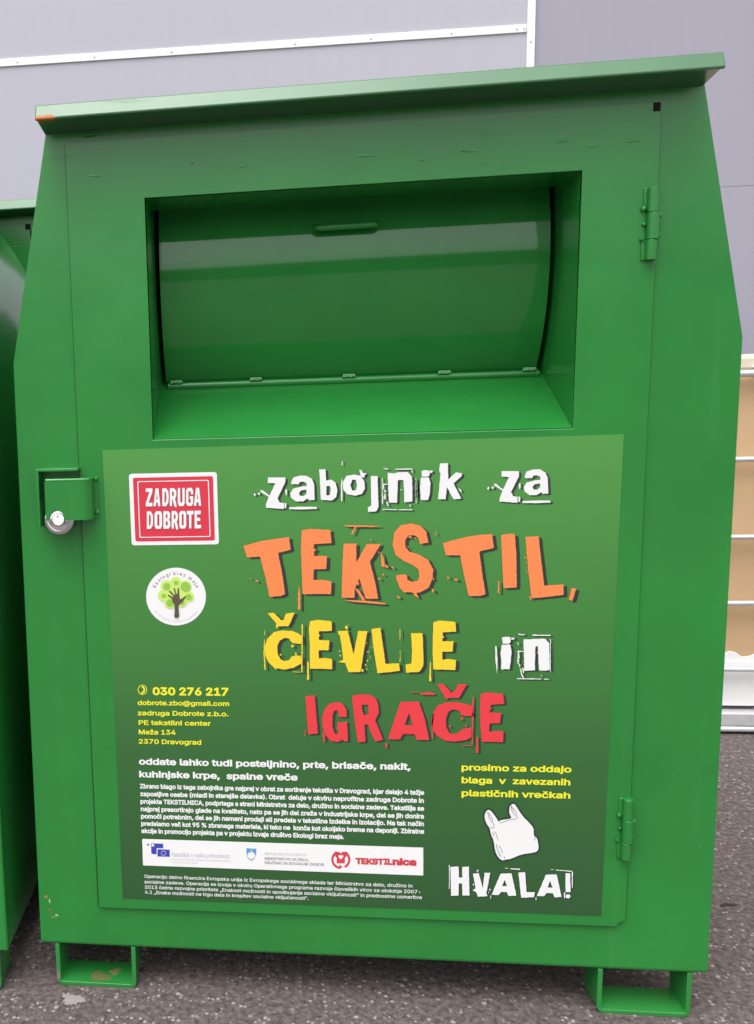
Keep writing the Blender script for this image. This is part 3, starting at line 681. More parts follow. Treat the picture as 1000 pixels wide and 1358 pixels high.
GLYPH_DATA = r"""
  94 
" 160 35,254 39,159 64,159 68,254|93,254 96,159 122,159 125,254
% 338 37,194 39,180 43,168 50,157 60,149 73,143 88,141 103,143 115,149 125,157 132,168 136,180 138,194 138,206 136,220 132,232 125,243 115,251 103,257 88,258 73,257 60,251 51,243 43,232 39,220 37,206|76,166 69,173 65,183 64,194 64,206 65,217 69,227 77,234 88,236 99,234 106,227 112,206 112,194 110,183 106,173 99,166 88,164|200,48 202,34 206,21 213,11 223,2 236,-3 251,-5 265,-3 278,2 288,11 295,21 299,34 300,48 300,60 299,74 295,86 288,97 278,105 266,111 251,112 236,111 223,105 213,97 206,86 202,74 200,60|239,20 232,26 228,36 226,48 226,60 228,71 232,81 240,88 251,90 262,88 269,81 274,60 274,48 273,36 269,26 262,20 251,17|66,0 95,0 270,254 241,254
( 137 45,103 47,66 56,27 69,-11 88,-48 118,-48 94,8 80,57 76,103 81,157 95,214 118,270 88,270 66,221 50,162
) 137 43,9 19,-48 48,-48 67,-11 81,27 89,65 92,103 86,162 71,221 48,270 19,270 41,214 56,157 61,103 57,58
, 94 34,36 19,-60 42,-60 68,36
- 227 57,122 57,94 168,94 168,122
. 94 25,20 26,12 31,4 39,-1 48,-2 56,-1 64,4 69,12 71,20 69,29 64,37 56,42 48,43 39,42 31,37 26,29
0 227 27,89 34,57 47,31 65,12 87,0 113,-3 140,0 162,12 179,31 192,57 200,89 203,127 200,165 192,197 179,223 161,242 139,254 113,258 87,254 65,242 48,223 35,197 27,165 24,127|62,72 56,97 55,127 56,157 62,182 70,203 82,218 96,227 113,230 131,227 145,218 157,203 165,182 170,157 172,127 170,97 165,72 157,52 145,37 131,28 113,25 96,28 82,37 70,52
1 227 99,254 43,213 43,179 105,224 106,224 106,27 38,27 38,0 195,0 195,27 138,27 138,254
2 227 55,237 43,221 35,202 33,181 64,181 65,195 69,207 77,216 86,224 98,228 112,230 137,224 146,218 154,209 159,198 160,186 155,163 141,141 117,114 32,24 32,0 195,0 195,28 76,28 76,30 133,90 168,129 185,159 191,186 188,205 181,223 169,237 153,248 134,255 112,258 91,255 72,248
3 227 49,15 66,5 87,-1 109,-3 133,-1 154,6 172,18 185,33 194,51 196,72 194,93 185,111 172,127 154,138 132,144 110,144 186,230 186,254 35,254 35,226 144,226 144,224 78,150 78,124 101,124 121,122 137,117 150,109 158,98 163,86 165,72 163,58 157,46 149,37 138,30 109,25 83,30 72,35 63,44 57,54 55,66 22,66 26,46 35,29
4 227 20,79 20,53 141,53 141,0 171,0 171,53 207,53 207,81 171,81 171,159 141,159 141,81 54,81 54,83 155,254 123,254
5 227 68,151 67,151 75,226 183,226 183,254 48,254 34,126 64,123 84,134 109,138 124,137 137,131 148,122 157,111 162,97 164,81 162,66 157,52 149,41 138,32 125,27 111,25 87,30 69,44 64,54 61,65 30,65 33,47 41,30 54,16 70,6 89,-1 111,-3 134,-1 154,8 171,21 184,38 193,58 195,82 194,99 189,116 182,130 172,143 161,153 147,160 131,165 115,167 89,162
6 227 42,37 55,20 71,7 91,-1 113,-3 135,-1 155,7 171,20 184,36 192,56 194,79 192,101 185,120 173,136 158,147 139,155 117,157 98,153 85,145 161,254 126,254 69,170 40,119 34,100 32,81 34,58|69,51 64,64 62,79 64,94 69,107 77,118 87,126 99,131 113,133 127,131 139,126 149,118 157,107 162,94 164,79 162,64 157,51 149,40 139,31 127,26 113,24 99,26 87,31 77,40
7 227 48,0 82,0 195,224 195,254 31,254 31,226 162,226 162,224
8 227 37,31 50,17 68,6 89,-1 113,-3 137,-1 158,6 176,17 189,31 198,48 200,68 199,83 194,98 186,110 176,121 164,128 150,132 150,133 167,141 180,154 188,171 191,190 188,209 181,225 169,239 153,249 134,256 113,258 92,256 73,249 57,239 45,225 38,209 35,190 38,171 46,154 59,141 76,133 76,132 63,128 51,121 40,110 33,98 28,83 26,68 29,48|64,46 59,57 58,69 59,83 65,94 73,104 85,111 98,116 113,118 128,116 141,111 153,104 161,94 167,83 168,69 167,57 161,46 153,37 142,30 129,26 113,25 97,26 84,30 73,37|89,150 79,157 72,165 68,176 66,188 68,200 72,210 79,218 89,225 113,230 138,225 147,218 154,210 158,200 160,188 158,176 154,165 146,157 137,150 113,145
9 227 41,134 53,119 69,107 87,100 109,97 128,101 140,109 65,0 100,0 158,84 186,135 192,155 194,173 192,197 184,217 171,234 155,247 135,255 113,258 91,255 71,247 55,235 42,218 34,198 32,176 34,154|69,148 64,161 63,176 64,191 69,204 77,215 87,223 99,228 113,230 127,228 139,223 150,215 157,204 162,190 164,175 162,160 157,147 149,137 139,129 127,123 113,122 99,123 87,129 77,137
@ 338 23,54 31,23 43,-4 61,-26 84,-44 111,-57 142,-65 178,-68 205,-65 232,-60 252,-53 245,-29 229,-34 206,-40 179,-43 149,-40 123,-34 101,-23 82,-8 68,10 57,33 51,59 49,89 51,118 57,144 68,167 82,186 100,201 121,212 146,219 174,221 201,219 225,212 245,201 261,187 274,170 283,150 289,129 291,108 288,64 284,48 278,38 270,32 259,30 249,31 242,37 238,45 237,55 237,167 210,167 210,153 208,153 192,166 180,170 165,172 146,169 129,161 114,149 103,132 97,113 94,91 96,69 102,48 112,31 125,18 142,9 163,6 181,8 194,15 204,24 210,34 211,34 214,25 220,18 238,8 258,5 276,8 289,14 300,25 307,38 316,71 318,108 315,134 308,159 297,183 281,204 261,221 236,235 207,243 174,246 140,243 110,235 84,222 61,204 44,182 31,155 23,124 20,90|139,41 131,50 125,63 121,92 126,119 133,130 141,139 152,144 165,146 190,141 199,134 206,124 210,111 211,92 206,59 200,47 191,39 180,34 165,32 151,35
A 240 8,0 43,0 67,71 173,71 198,0 231,0 138,254 101,254|95,151 106,185 119,228 132,186 144,151 163,99 77,99
B 228 62,29 62,115 124,115 140,114 153,109 163,102 171,92 176,81 178,68 175,53 165,40 148,31 122,29|30,254 30,0 123,0 151,2 172,9 189,20 200,33 207,50 209,68 207,86 201,102 192,114 182,123 170,129 157,131 157,133 178,143 193,160 198,172 199,187 197,205 190,221 180,235 164,245 145,252 121,254|62,143 62,226 120,226 141,223 156,214 165,202 168,186 166,174 162,163 154,155 144,148 119,143
C 255 24,90 35,58 52,32 75,12 103,1 134,-3 153,-2 170,2 187,9 201,19 214,31 224,45 232,62 236,80 204,80 195,57 179,40 158,30 134,26 112,29 92,38 75,53 63,72 54,97 52,127 54,157 62,182 75,202 92,216 111,225 134,228 158,224 179,214 195,197 204,174 236,174 232,193 224,209 214,224 201,236 186,245 170,252 134,258 103,254 75,242 52,223 35,197 24,165 20,127
D 251 30,254 30,0 109,0 145,4 175,15 199,34 217,59 227,91 231,128 227,164 217,196 200,221 176,239 147,251 113,254|159,40 136,31 107,29 62,29 62,226 110,226 138,223 160,214 177,200 190,180 197,156 200,128 197,99 189,75 177,55
E 209 62,29 62,114 178,114 178,143 62,143 62,226 186,226 186,254 30,254 30,0 188,0 188,29
F 205 62,0 62,111 173,111 173,139 62,139 62,226 185,226 185,254 30,254 30,0
G 260 24,90 35,58 52,32 75,13 102,1 134,-3 163,0 188,9 209,25 225,45 236,71 239,100 239,128 141,128 141,100 207,100 205,80 198,62 187,47 172,36 155,29 134,26 112,29 92,38 75,53 63,72 54,97 52,127 54,157 62,182 75,202 92,216 111,225 133,228 158,224 178,213 194,197 204,174 237,174 232,192 225,208 214,222 202,235 187,245 170,252 152,256 132,258 102,254 74,242 52,223 35,197 24,165 20,127
I 150 16,29 16,0 135,0 135,29 91,29 91,226 135,226 135,254 16,254 16,226 59,226 59,29
J 198 17,86 17,73 22,40 38,16 62,2 93,-3 123,2 147,16 163,40 168,73 168,254 136,254 136,73 133,52 124,37 110,28 93,25 75,28 61,37 52,52 49,73 49,86
K 233 30,0 62,0 62,83 99,123 186,0 224,0 122,144 224,254 182,254 106,172 87,152 70,131 62,121 62,254 30,254
L 196 30,254 30,0 181,0 181,29 62,29 62,254
M 314 61,0 61,164 60,186 60,208 59,219 65,204 72,181 80,160 85,145 143,0 171,0 228,145 234,161 241,181 249,205 253,219 253,184 252,163 252,0 284,0 284,254 238,254 176,94 165,61 159,41 158,36 156,42 150,61 139,94 76,254 30,254 30,0
N 262 30,0 62,0 62,164 61,192 60,215 74,191 89,165 101,145 193,0 232,0 232,254 199,254 199,97 200,79 200,54 201,39 194,53 181,75 172,91 68,254 30,254
O 267 24,90 35,58 52,32 75,12 103,1 133,-3 164,1 192,12 215,32 232,58 243,90 247,127 243,165 232,197 215,223 192,242 164,254 133,258 103,254 75,242 52,223 35,197 24,165 20,127|63,72 54,97 52,127 54,157 63,182 75,202 92,216 112,225 133,228 155,225 175,216 191,202 204,182 212,157 215,127 212,97 204,72 191,52 175,38 155,29 133,26 112,29 92,38 75,52
P 222 30,254 30,0 62,0 62,93 118,93 144,96 166,104 183,116 195,133 202,152 204,174 202,195 195,215 183,231 166,244 144,252 118,254|62,121 62,226 116,226 134,224 148,219 159,211 167,201 171,188 172,174 171,160 167,147 159,136 149,128 134,123 116,121
R 224 30,254 30,0 62,0 62,99 123,99 177,0 214,0 156,105 166,109 183,120 195,136 202,154 205,176 202,198 195,217 183,232 167,244 145,252 118,254|62,128 62,226 116,226 134,224 149,220 159,212 167,202 171,190 173,176 171,162 167,150 160,141 149,133 135,129 117,128
S 223 32,30 46,15 64,5 86,-2 112,-4 139,-2 162,5 180,17 193,32 201,50 204,69 202,85 197,99 179,119 156,132 132,140 106,147 85,154 65,167 60,176 58,188 59,199 64,209 73,218 84,224 97,228 112,229 134,227 151,219 163,206 169,189 200,189 197,208 189,224 175,238 158,249 137,256 114,258 90,256 69,249 51,238 37,224 29,206 26,186 30,163 43,145 64,130 92,120 122,111 148,102 166,89 171,81 173,70 171,57 165,46 155,37 143,30 128,26 112,25 83,29 71,35 62,44 55,55 52,68 19,68 23,48
T 224 16,254 16,226 96,226 96,0 128,0 128,226 208,226 208,254
U 259 30,254 30,87 33,62 42,40 57,22 77,8 101,-1 129,-4 157,-1 182,8 201,22 216,40 226,62 229,87 229,254 196,254 196,89 194,72 188,57 179,44 165,34 149,28 129,26 110,28 94,34 80,44 70,57 64,72 62,89 62,254
V 240 42,254 8,254 102,0 139,0 231,254 197,254 145,103 133,69 120,27 108,69 96,103
Z 219 107,29 76,28 57,27 67,40 84,64 198,231 198,254 20,254 20,226 143,226 162,227 153,215 137,193 21,23 21,0 200,0 200,29
a 195 15,54 17,37 24,22 34,11 47,2 63,-3 80,-4 108,1 126,12 136,26 138,26 138,0 168,0 168,126 167,145 161,160 153,172 143,180 119,190 97,192 66,188 52,182 39,173 29,161 20,146 50,137 59,150 75,161 98,165 120,161 133,148 138,128 138,127 136,121 133,117 117,113 89,110 63,105 39,97 29,90 22,80 17,69|46,52 47,62 52,70 67,79 88,84 100,86 116,88 130,91 138,95 138,69 136,57 132,47 124,37 114,29 101,24 85,23 65,26 51,36
b 212 26,0 56,0 56,29 59,29 69,16 86,2 99,-3 115,-4 137,-1 157,8 173,23 185,42 193,66 195,94 193,122 185,146 173,166 156,180 137,189 115,192 98,191 86,186 69,173 59,160 57,160 57,254 26,254|58,75 56,95 58,114 62,131 70,145 81,156 94,163 110,165 126,163 140,156 150,145 158,131 163,114 164,95 163,75 158,58 150,44 140,33 126,26 110,23 94,26 81,32 70,43 63,58
c 198 17,94 20,66 28,43 41,23 58,8 79,-1 104,-4 130,0 153,11 171,28 181,51 152,59 146,44 135,33 121,26 104,23 86,26 73,33 62,44 54,59 50,75 48,94 50,112 54,129 62,144 73,155 86,162 104,165 121,162 135,155 145,145 151,131 181,138 170,161 153,178 130,189 104,192 79,189 58,180 41,165 28,146 20,122
d 212 20,66 27,42 40,23 56,8 75,-1 98,-4 114,-3 126,2 143,16 153,29 156,29 156,0 186,0 186,254 155,254 155,160 153,160 144,173 126,186 114,191 98,192 75,189 56,180 40,166 27,146 20,122 17,94|54,58 50,75 48,95 50,114 54,131 62,145 72,156 86,163 102,165 118,163 132,156 142,145 150,131 154,114 156,95 154,75 150,58 142,43 132,32 118,26 102,23 86,26 73,33 62,44
e 202 17,93 20,66 28,42 41,23 58,8 80,-1 106,-4 125,-3 141,2 156,10 168,20 177,32 182,45 153,53 143,36 127,26 106,23 90,25 76,31 64,40 55,53 50,69 48,85 186,85 186,97 184,121 179,141 170,157 160,170 147,180 133,187 103,192 78,189 58,180 40,165 28,145 20,121|73,157 87,163 103,165 118,163 131,157 141,147 149,134 153,119 154,110 49,110 50,121 54,135 62,147
f 127 71,0 71,164 114,164 114,190 71,190 71,209 72,221 77,230 85,235 97,237 107,236 114,234 121,260 111,263 94,265 68,259 57,252 48,243 42,231 40,216 40,190 3,190 3,164 40,164 40,0
g 213 20,68 28,45 40,27 56,13 76,5 97,2 114,4 126,8 143,21 153,34 156,34 156,-3 152,-23 141,-38 124,-46 103,-49 77,-44 61,-33 51,-20 25,-35 41,-55 67,-70 84,-74 103,-75 125,-73 145,-68 162,-59 175,-45 183,-27 186,-4 186,190 157,190 157,159 154,159 144,173 127,186 114,191 98,192 76,189 56,180 40,166 27,147 20,123 17,96|54,61 50,78 48,96 50,115 54,131 62,145 73,156 86,163 102,165 119,163 132,156 142,146 150,132 155,115 156,96 155,77 150,61 142,47 132,38 118,32 102,30 86,32 73,38 62,48
h 205 26,254 26,0 57,0 57,113 58,129 63,141 71,151 80,159 92,163 105,165 123,161 136,152 145,137 148,118 148,0 179,0 179,120 177,142 170,160 161,174 148,184 132,190 114,192 94,189 76,181 62,166 57,156 57,254
i 83 21,242 22,234 27,227 34,223 42,221 50,223 57,227 62,234 63,242 62,249 57,256 50,260 42,262 34,260 27,256 22,249|26,190 26,0 57,0 57,190
j 83 -5,-71 2,-71 19,-70 32,-65 43,-56 51,-45 55,-31 57,-15 57,190 26,190 26,-15 25,-27 20,-36 12,-42 1,-43 -5,-43|22,234 27,227 34,223 42,221 50,223 57,227 61,234 63,242 61,249 57,256 50,260 42,262 34,260 27,256 22,249 20,242
k 190 57,106 57,254 26,254 26,0 57,0 57,70 77,89 147,0 186,0 100,109 180,190 142,190 60,106
l 95 26,254 26,42 29,24 37,10 50,2 70,-1 81,0 90,1 85,27 80,26 73,26 65,27 60,31 57,49 57,254
m 305 66,173 59,162 56,154 56,190 26,190 26,0 57,0 57,119 58,133 63,145 70,154 79,160 100,165 115,163 126,156 134,144 137,130 137,0 168,0 168,124 173,145 187,160 197,164 209,165 224,163 236,156 245,145 248,127 248,0 278,0 278,128 276,148 270,164 261,177 249,186 234,191 218,193 190,187 169,172 161,160 158,153 154,166 144,180 129,190 110,193 86,188
n 205 57,0 57,113 58,129 63,141 71,151 80,159 92,163 105,165 123,161 136,152 145,137 148,118 148,0 179,0 179,120 176,142 170,160 160,174 147,184 132,190 114,192 94,189 76,181 62,166 56,154 56,190 26,190 26,0
o 208 20,66 28,43 41,23 58,8 79,-1 104,-4 128,-1 149,8 167,23 180,43 188,66 191,94 188,122 180,146 167,165 149,180 128,189 104,192 79,189 58,180 41,165 28,146 20,122 17,94|54,59 50,75 48,94 50,112 54,129 62,144 73,155 86,162 104,165 121,162 135,155 146,144 154,129 158,112 160,94 158,75 154,59 146,44 135,33 121,26 104,23 86,26 73,33 62,44
p 212 26,190 26,-71 57,-71 57,29 59,29 69,16 86,2 99,-3 115,-4 137,-1 157,8 173,23 185,42 193,66 195,94 193,122 185,146 173,166 156,180 137,189 115,192 98,191 86,186 69,173 59,160 56,160 56,190|58,75 56,95 58,114 62,131 70,145 81,156 94,163 110,165 126,163 140,156 150,145 158,131 163,114 164,95 163,75 158,58 150,44 140,33 126,26 110,23 94,26 81,32 70,43 63,58
r 130 56,160 56,190 26,190 26,0 57,0 57,118 58,131 63,142 70,151 80,157 91,161 103,163 115,162 122,161 122,192 107,192 90,190 76,184 65,173 58,160
s 182 23,32 31,19 42,9 56,2 72,-3 91,-4 112,-2 130,3 145,12 156,24 163,37 166,53 162,71 153,86 137,97 115,105 86,111 62,122 56,129 54,139 57,150 65,158 78,164 94,166 110,164 121,158 129,149 134,139 162,145 149,170 140,179 127,186 112,191 94,192 74,190 58,185 43,177 33,166 26,152 23,137 27,119 36,104 52,93 75,85 106,78 118,74 127,68 132,60 134,51 131,40 122,31 108,25 91,23 75,25 62,30 53,40 47,53 18,47
t 114 32,46 36,26 46,11 62,1 84,-2 96,-1 107,1 101,27 85,25 75,26 68,31 64,38 63,49 63,164 102,164 102,190 63,190 63,236 32,236 32,190 3,190 3,164 32,164
u 205 26,190 26,69 28,47 35,29 44,15 57,5 73,-1 91,-3 111,0 129,8 143,23 149,36 149,0 179,0 179,190 148,190 148,76 146,61 142,48 134,38 125,31 113,27 100,25 82,28 68,37 60,52 57,72 57,190
v 195 83,78 42,190 9,190 81,0 113,0 186,190 152,190 112,78 101,43 97,29
w 284 44,190 11,190 69,0 99,0 124,86 131,112 138,140 142,154 145,140 152,112 159,86 184,0 215,0 272,190 240,190 217,107 206,68 198,33 191,68 181,107 158,190 126,190 103,107 93,67 85,34 77,68 67,107
z 190 21,23 21,0 169,0 169,28 63,28 63,30 166,165 166,190 24,190 24,161 127,161 127,160
č 198 17,94 20,66 28,43 41,23 58,8 79,-1 104,-4 130,0 153,11 171,28 181,51 152,59 146,44 135,33 121,26 104,23 86,26 73,33 62,44 54,59 50,75 48,94 50,112 54,129 62,144 73,155 86,162 104,165 121,162 135,155 145,145 151,131 181,138 170,161 153,178 130,189 104,192 79,189 58,180 41,165 28,146 20,122|49,265 49,263 89,218 118,218 158,263 158,265 128,265 104,235 79,265
š 182 23,32 31,19 42,9 56,2 72,-3 91,-4 112,-2 130,3 145,12 156,24 163,37 166,53 162,71 153,86 137,97 115,105 86,111 62,122 56,129 54,139 57,150 65,158 78,164 94,166 110,164 121,158 129,149 134,139 162,145 149,170 140,179 127,186 112,191 94,192 74,190 58,185 43,177 33,166 26,152 23,137 27,119 36,104 52,93 75,85 106,78 118,74 127,68 132,60 134,51 131,40 122,31 108,25 91,23 75,25 62,30 53,40 47,53 18,47|38,263 79,218 108,218 148,263 148,265 117,265 93,235 68,265 38,265
Ž 219 21,23 21,0 200,0 200,29 107,29 76,28 57,27 67,40 84,64 198,231 198,254 20,254 20,226 143,226 162,227 153,215 137,193|55,328 95,282 124,282 164,328 164,329 134,329 110,299 85,329 55,329
ž 190 21,23 21,0 169,0 169,28 63,28 63,30 166,165 166,190 24,190 24,161 127,161 127,160|39,263 79,218 108,218 148,263 148,265 118,265 93,235 69,265 39,265
“ 150 52,254 26,159 60,159 75,254|114,254 87,159 122,159 137,254
„ 143 34,36 19,-60 43,-60 69,36|96,36 81,-60 104,-60 130,36
"""

# ---------------------------------------------------------------- printing on the bin front
GLYPHS = {}
for line in GLYPH_DATA.strip('\n').split('\n'):
    ch, rest = line[0], line[2:]
    adv, _, loops = rest.partition(' ')
    GLYPHS[ch] = (int(adv) / 500, [[tuple(int(q) / 500 for q in p.split(',')) for p in l.split(' ')] for l in loops.split('|')] if loops.strip() else [])

def fill(loops, offset=0.0):
    """Fill outlines (holes by even-odd) -> (vertices, faces)."""
    cu = bpy.data.curves.new('outline', 'CURVE')
    cu.dimensions = '2D'; cu.fill_mode = 'BOTH'; cu.offset = offset
    for L in loops:
        s = cu.splines.new('POLY')
        s.points.add(len(L) - 1)
        for p, (x, z) in zip(s.points, L): p.co = (x, z, 0, 1)
        s.use_cyclic_u = True
    o = bpy.data.objects.new('outline', cu)
    me = bpy.data.meshes.new_from_object(o)
    r = [(v.co.x, v.co.y) for v in me.vertices], [tuple(p.vertices) for p in me.polygons]
    bpy.data.objects.remove(o); bpy.data.curves.remove(cu); bpy.data.meshes.remove(me)
    return r
from mathutils.geometry import delaunay_2d_cdt
GC = {}
def offset_loop(L, d):
    """Push an outline outwards along its vertex normals."""
    L = [p for i, p in enumerate(L) if math.hypot(p[0] - L[i - 1][0], p[1] - L[i - 1][1]) > 1e-4]
    out = []
    for i, (x, y) in enumerate(L):
        ax, ay = x - L[i - 1][0], y - L[i - 1][1]
        bx, by = L[(i + 1) % len(L)][0] - x, L[(i + 1) % len(L)][1] - y
        la, lb = math.hypot(ax, ay), math.hypot(bx, by)
        n1, n2 = (ay / la, -ax / la), (by / lb, -bx / lb)
        k = 1 + n1[0] * n2[0] + n1[1] * n2[1]
        k = d / max(k, 0.5)
        out.append((x + (n1[0] + n2[0]) * k, y + (n1[1] + n2[1]) * k))
    return out
def winding(px_, py_, loops):
    w = 0
    for L in loops:
        for i in range(len(L)):
            (x0, y0), (x1, y1) = L[i - 1], L[i]
            if (y0 <= py_) != (y1 <= py_) and x0 + (py_ - y0) / (y1 - y0) * (x1 - x0) > px_:
                w += 1 if y1 > y0 else -1
    return w
def glyph(ch, off):
    """Letter outline grown by off and filled (non-zero winding)."""
    if (ch, off) not in GC:
        loops = [offset_loop(L, off) for L in GLYPHS[ch][1]]
        if not loops: GC[(ch, off)] = ([], []); return GC[(ch, off)]
        vs, es = [], []
        for L in loops:
            b = len(vs)
            vs += [Vector(p) for p in L]
            es += [(b + i, b + (i + 1) % len(L)) for i in range(len(L))]
        V, _, F = delaunay_2d_cdt(vs, es, [], 0, 1e-5)[:3]
        keep = []
        for f in F:
            cx, cy = sum(V[i].x for i in f) / len(f), sum(V[i].y for i in f) / len(f)
            if winding(cx, cy, loops) > 0: keep.append(tuple(f))
        GC[(ch, off)] = ([(v.x, v.y) for v in V], keep)
    return GC[(ch, off)]

class Sheet:
    """Ink lying on the front plane, at one depth; gathers flat shapes into one mesh."""
    def __init__(self, y): self.y, self.v, self.f = y, [], []
    def add(self, vf, fn=lambda p: p):
        b = len(self.v)
        for p in vf[0]:
            x, z = fn(p); self.v.append((x, self.y, z))
        self.f += [tuple(i + b for i in q) for q in vf[1]]
    def build(self, name, mat, parent, label=None):
        me = bpy.data.meshes.new(name)
        me.from_pydata(self.v, [], self.f)
        finish(me, mat, 0)
        o = link(bpy.data.objects.new(name, me), parent)
        if label: o['label'] = label
        return o
POSTER_Y = -0.0010
def layer(k): return POSTER_Y - 0.00045 * k

def rough_loop(L, amp, step):
    """Subdivide an outline and roughen it like torn block letters."""
    out = []
    n = len(L)
    for i in range(n):
        (x0, y0), (x1, y1) = L[i], L[(i + 1) % n]
        d = math.hypot(x1 - x0, y1 - y0)
        k = max(1, int(d / step))
        for j in range(k):
            t = j / k
            out.append((x0 + (x1 - x0) * t + random.uniform(-amp, amp), y0 + (y1 - y0) * t + random.uniform(-amp, amp)))
    return out

def smooth_loop(L, it=1):
    for _ in range(it):
        out = []
        for i in range(len(L)):
            a, b = L[i], L[(i + 1) % len(L)]
            out += [(a[0] * .75 + b[0] * .25, a[1] * .75 + b[1] * .25), (a[0] * .25 + b[0] * .75, a[1] * .25 + b[1] * .75)]
        L = out
    return L

def px(L, o=(0, 0), s=1.0, d=(0, 0)):
    return [front(o[0] + x / s + d[0], o[1] + y / s + d[1]) for x, y in L]

def text(sheet, s, u0, v0, u1, cap, off=0.0, shear=0.0):
    """One line of sans lettering: baseline start, right end and cap height in photo pixels."""
    x0, z0 = front(u0, v0)
    x1, _ = front(u1, v0)
    H = z0 - front(u0, v0 + cap)[1]
    w = sum(GLYPHS[c][0] for c in s) - 0.06
    sx, sz = (x1 - x0) / w, H / 0.727
    cur = -0.03
    for c in s:
        sheet.add(glyph(c, off), lambda p: (x0 + (cur + p[0] + shear * p[1]) * sx, z0 + p[1] * sz))
        cur += GLYPHS[c][0]

def arc_text(sheet, s, c, r, a0, a1, size, off, inside):
    """Lettering round a circle, angles in degrees from +x, anticlockwise."""
    tot = sum(GLYPHS[k][0] for k in s)
    cur = 0
    for k in s:
        mid = cur + GLYPHS[k][0] / 2
        a = RAD(a0 + (a1 - a0) * mid / tot)
        rot = a - math.pi / 2 if not inside else a + math.pi / 2
        def fn(p):
            lx, lz = (p[0] - GLYPHS[k][0] / 2) * size, p[1] * size
            return (c[0] + r * math.cos(a) + lx * math.cos(rot) - lz * math.sin(rot), c[1] + r * math.sin(a) + lx * math.sin(rot) + lz * math.cos(rot))
        sheet.add(glyph(k, off), fn)
        cur += GLYPHS[k][0]

def ellipse(cx, cy, rx, ry=None, n=40):
    ry = ry or rx
    return [(cx + rx * math.cos(2 * math.pi * k / n), cy + ry * math.sin(2 * math.pi * k / n)) for k in range(n)]
def rrect(x0, y0, x1, y1, r, n=5):
    out = []
    for cx, cy, a in ((x1 - r, y0 + r, -90), (x1 - r, y1 - r, 0), (x0 + r, y1 - r, 90), (x0 + r, y0 + r, 180)):
        out += [(cx + r * math.cos(RAD(a + 90 * k / n)), cy + r * math.sin(RAD(a + 90 * k / n))) for k in range(n + 1)]
    return out
def stroke(P, w):
    """A pen line as a closed outline."""
    L, Rr = [], []
    for i, (x, y) in enumerate(P):
        ax, ay = P[max(0, i - 1)]; bx, by = P[min(len(P) - 1, i + 1)]
        d = math.hypot(bx - ax, by - ay) or 1
        nx, ny = -(by - ay) / d * w / 2, (bx - ax) / d * w / 2
        L.append((x + nx, y + ny)); Rr.append((x - nx, y - ny))
    return L + Rr[::-1]
def fill1(sheet, loops):
    sheet.add(fill(loops))

# poster sheet
bm = bmesh.new()
q = [front(*p) for p in ((136, 597), (827, 576), (797, 1214), (163, 1191))]
prism(bm, q, POSTER_Y, 0.0002)
poster = obj('poster', bm, M['poster'], main_bin, smooth=0)
poster['label'] = 'green printed poster with lettering'

def headline(name, mat, letters, label, shadow=True, sh=(4.6, 3.6), amp=0.28, bits=0):
    """letters: (crop origin, crop scale, [loops]) per letter; an offset charcoal copy is printed behind."""
    top, low = Sheet(layer(2)), Sheet(layer(1))
    for o, s, loops in letters:
        R_ = [[(o[0] + x / s, o[1] + y / s) for x, y in L] for L in loops]
        R_ = [rough_loop(L, amp, 2.6) if len(L) > 3 else L for L in R_]
        vf = fill([px(L) for L in R_])
        top.add(vf)
        if shadow: low.add(fill([px(L, d=sh) for L in R_]))
        for _ in range(bits):                       # ink spatter round each letter
            L = R_[0]
            bx, by = random.choice(L)
            bx += random.uniform(-4, 4); by += random.uniform(-4, 4)
            r = random.uniform(0.25, 0.95)
            P = [(bx + r * random.uniform(0.5, 1.2) * math.cos(a), by + r * random.uniform(0.5, 1.6) * math.sin(a)) for a in (0.3, 1.4, 2.6, 3.7, 5.0)]
            top.add(fill([px(P)]))
            if shadow: low.add(fill([px(P, d=sh)]))
    o = top.build(name, mat, poster, label)
    if shadow: low.build('lettering_shadow', M['shadow'], poster)
    return o

A, AS = (320, 600), 4.16667
B, BS = (540, 600), 4.16667
C_, CS = (310, 680), 4.0
D_, DS = (540, 680), 4.0
E_, ES = (330, 800), 5.0
F_, FS = (500, 800), 4.0
G_, GS = (390, 895), 5.88235
H_, HS = (530, 895), 5.88235
I_, IS = (580, 1130), 5.0
z_ = [[(147,137),(243,138),(243,165),(195,262),(203,255),(210,275),(235,280),(237,312),(135,305),(137,285),(152,245),(108,218),(105,207),(118,208),(156,238),(188,170),(146,167)]]
z2 = [[(240,278),(250,280),(248,308),(240,306)]]
za = [[(74,222),(80,232),(74,243),(68,234)]]
zb = [[(92,226),(102,220),(104,230),(94,236)]]
a_ = [[(275,165),(285,140),(320,127),(360,128),(390,145),(402,175),(405,262),(372,262),(368,253),(340,270),(300,270),(275,250),(270,225),(285,200),(330,188),(362,185),(360,168),(340,160),(322,163),(316,176),(276,175)],[(360,205),(330,210),(318,225),(325,240),(345,240),(360,225)]]
au = [[(262,303),(330,299),(415,300),(418,311),(330,314),(262,313)]]
a3 = [[(243,205),(252,202),(252,225),(246,240),(243,225)]]
b_ = [[(430,93),(465,92),(468,155),(495,150),(520,165),(530,205),(525,245),(500,265),(440,262)],[(470,185),(488,185),(495,205),(488,235),(470,238)]]
o_ = [[(560,165),(580,130),(620,122),(660,128),(680,160),(682,200),(665,230),(625,238),(585,230),(562,205)],[(612,150),(632,152),(640,178),(632,208),(612,210),(602,180)]]
o2 = [[(650,95),(664,98),(672,112),(692,114),(682,128),(676,142),(660,128)]]
o3 = [[(553,140),(558,160),(558,268),(552,268),(550,200)]]
o4 = [[(555,48),(559,48),(559,72),(555,72)]]
j_ = [[(715,130),(752,130),(755,220),(758,300),(745,325),(700,328),(698,305),(718,290)]]
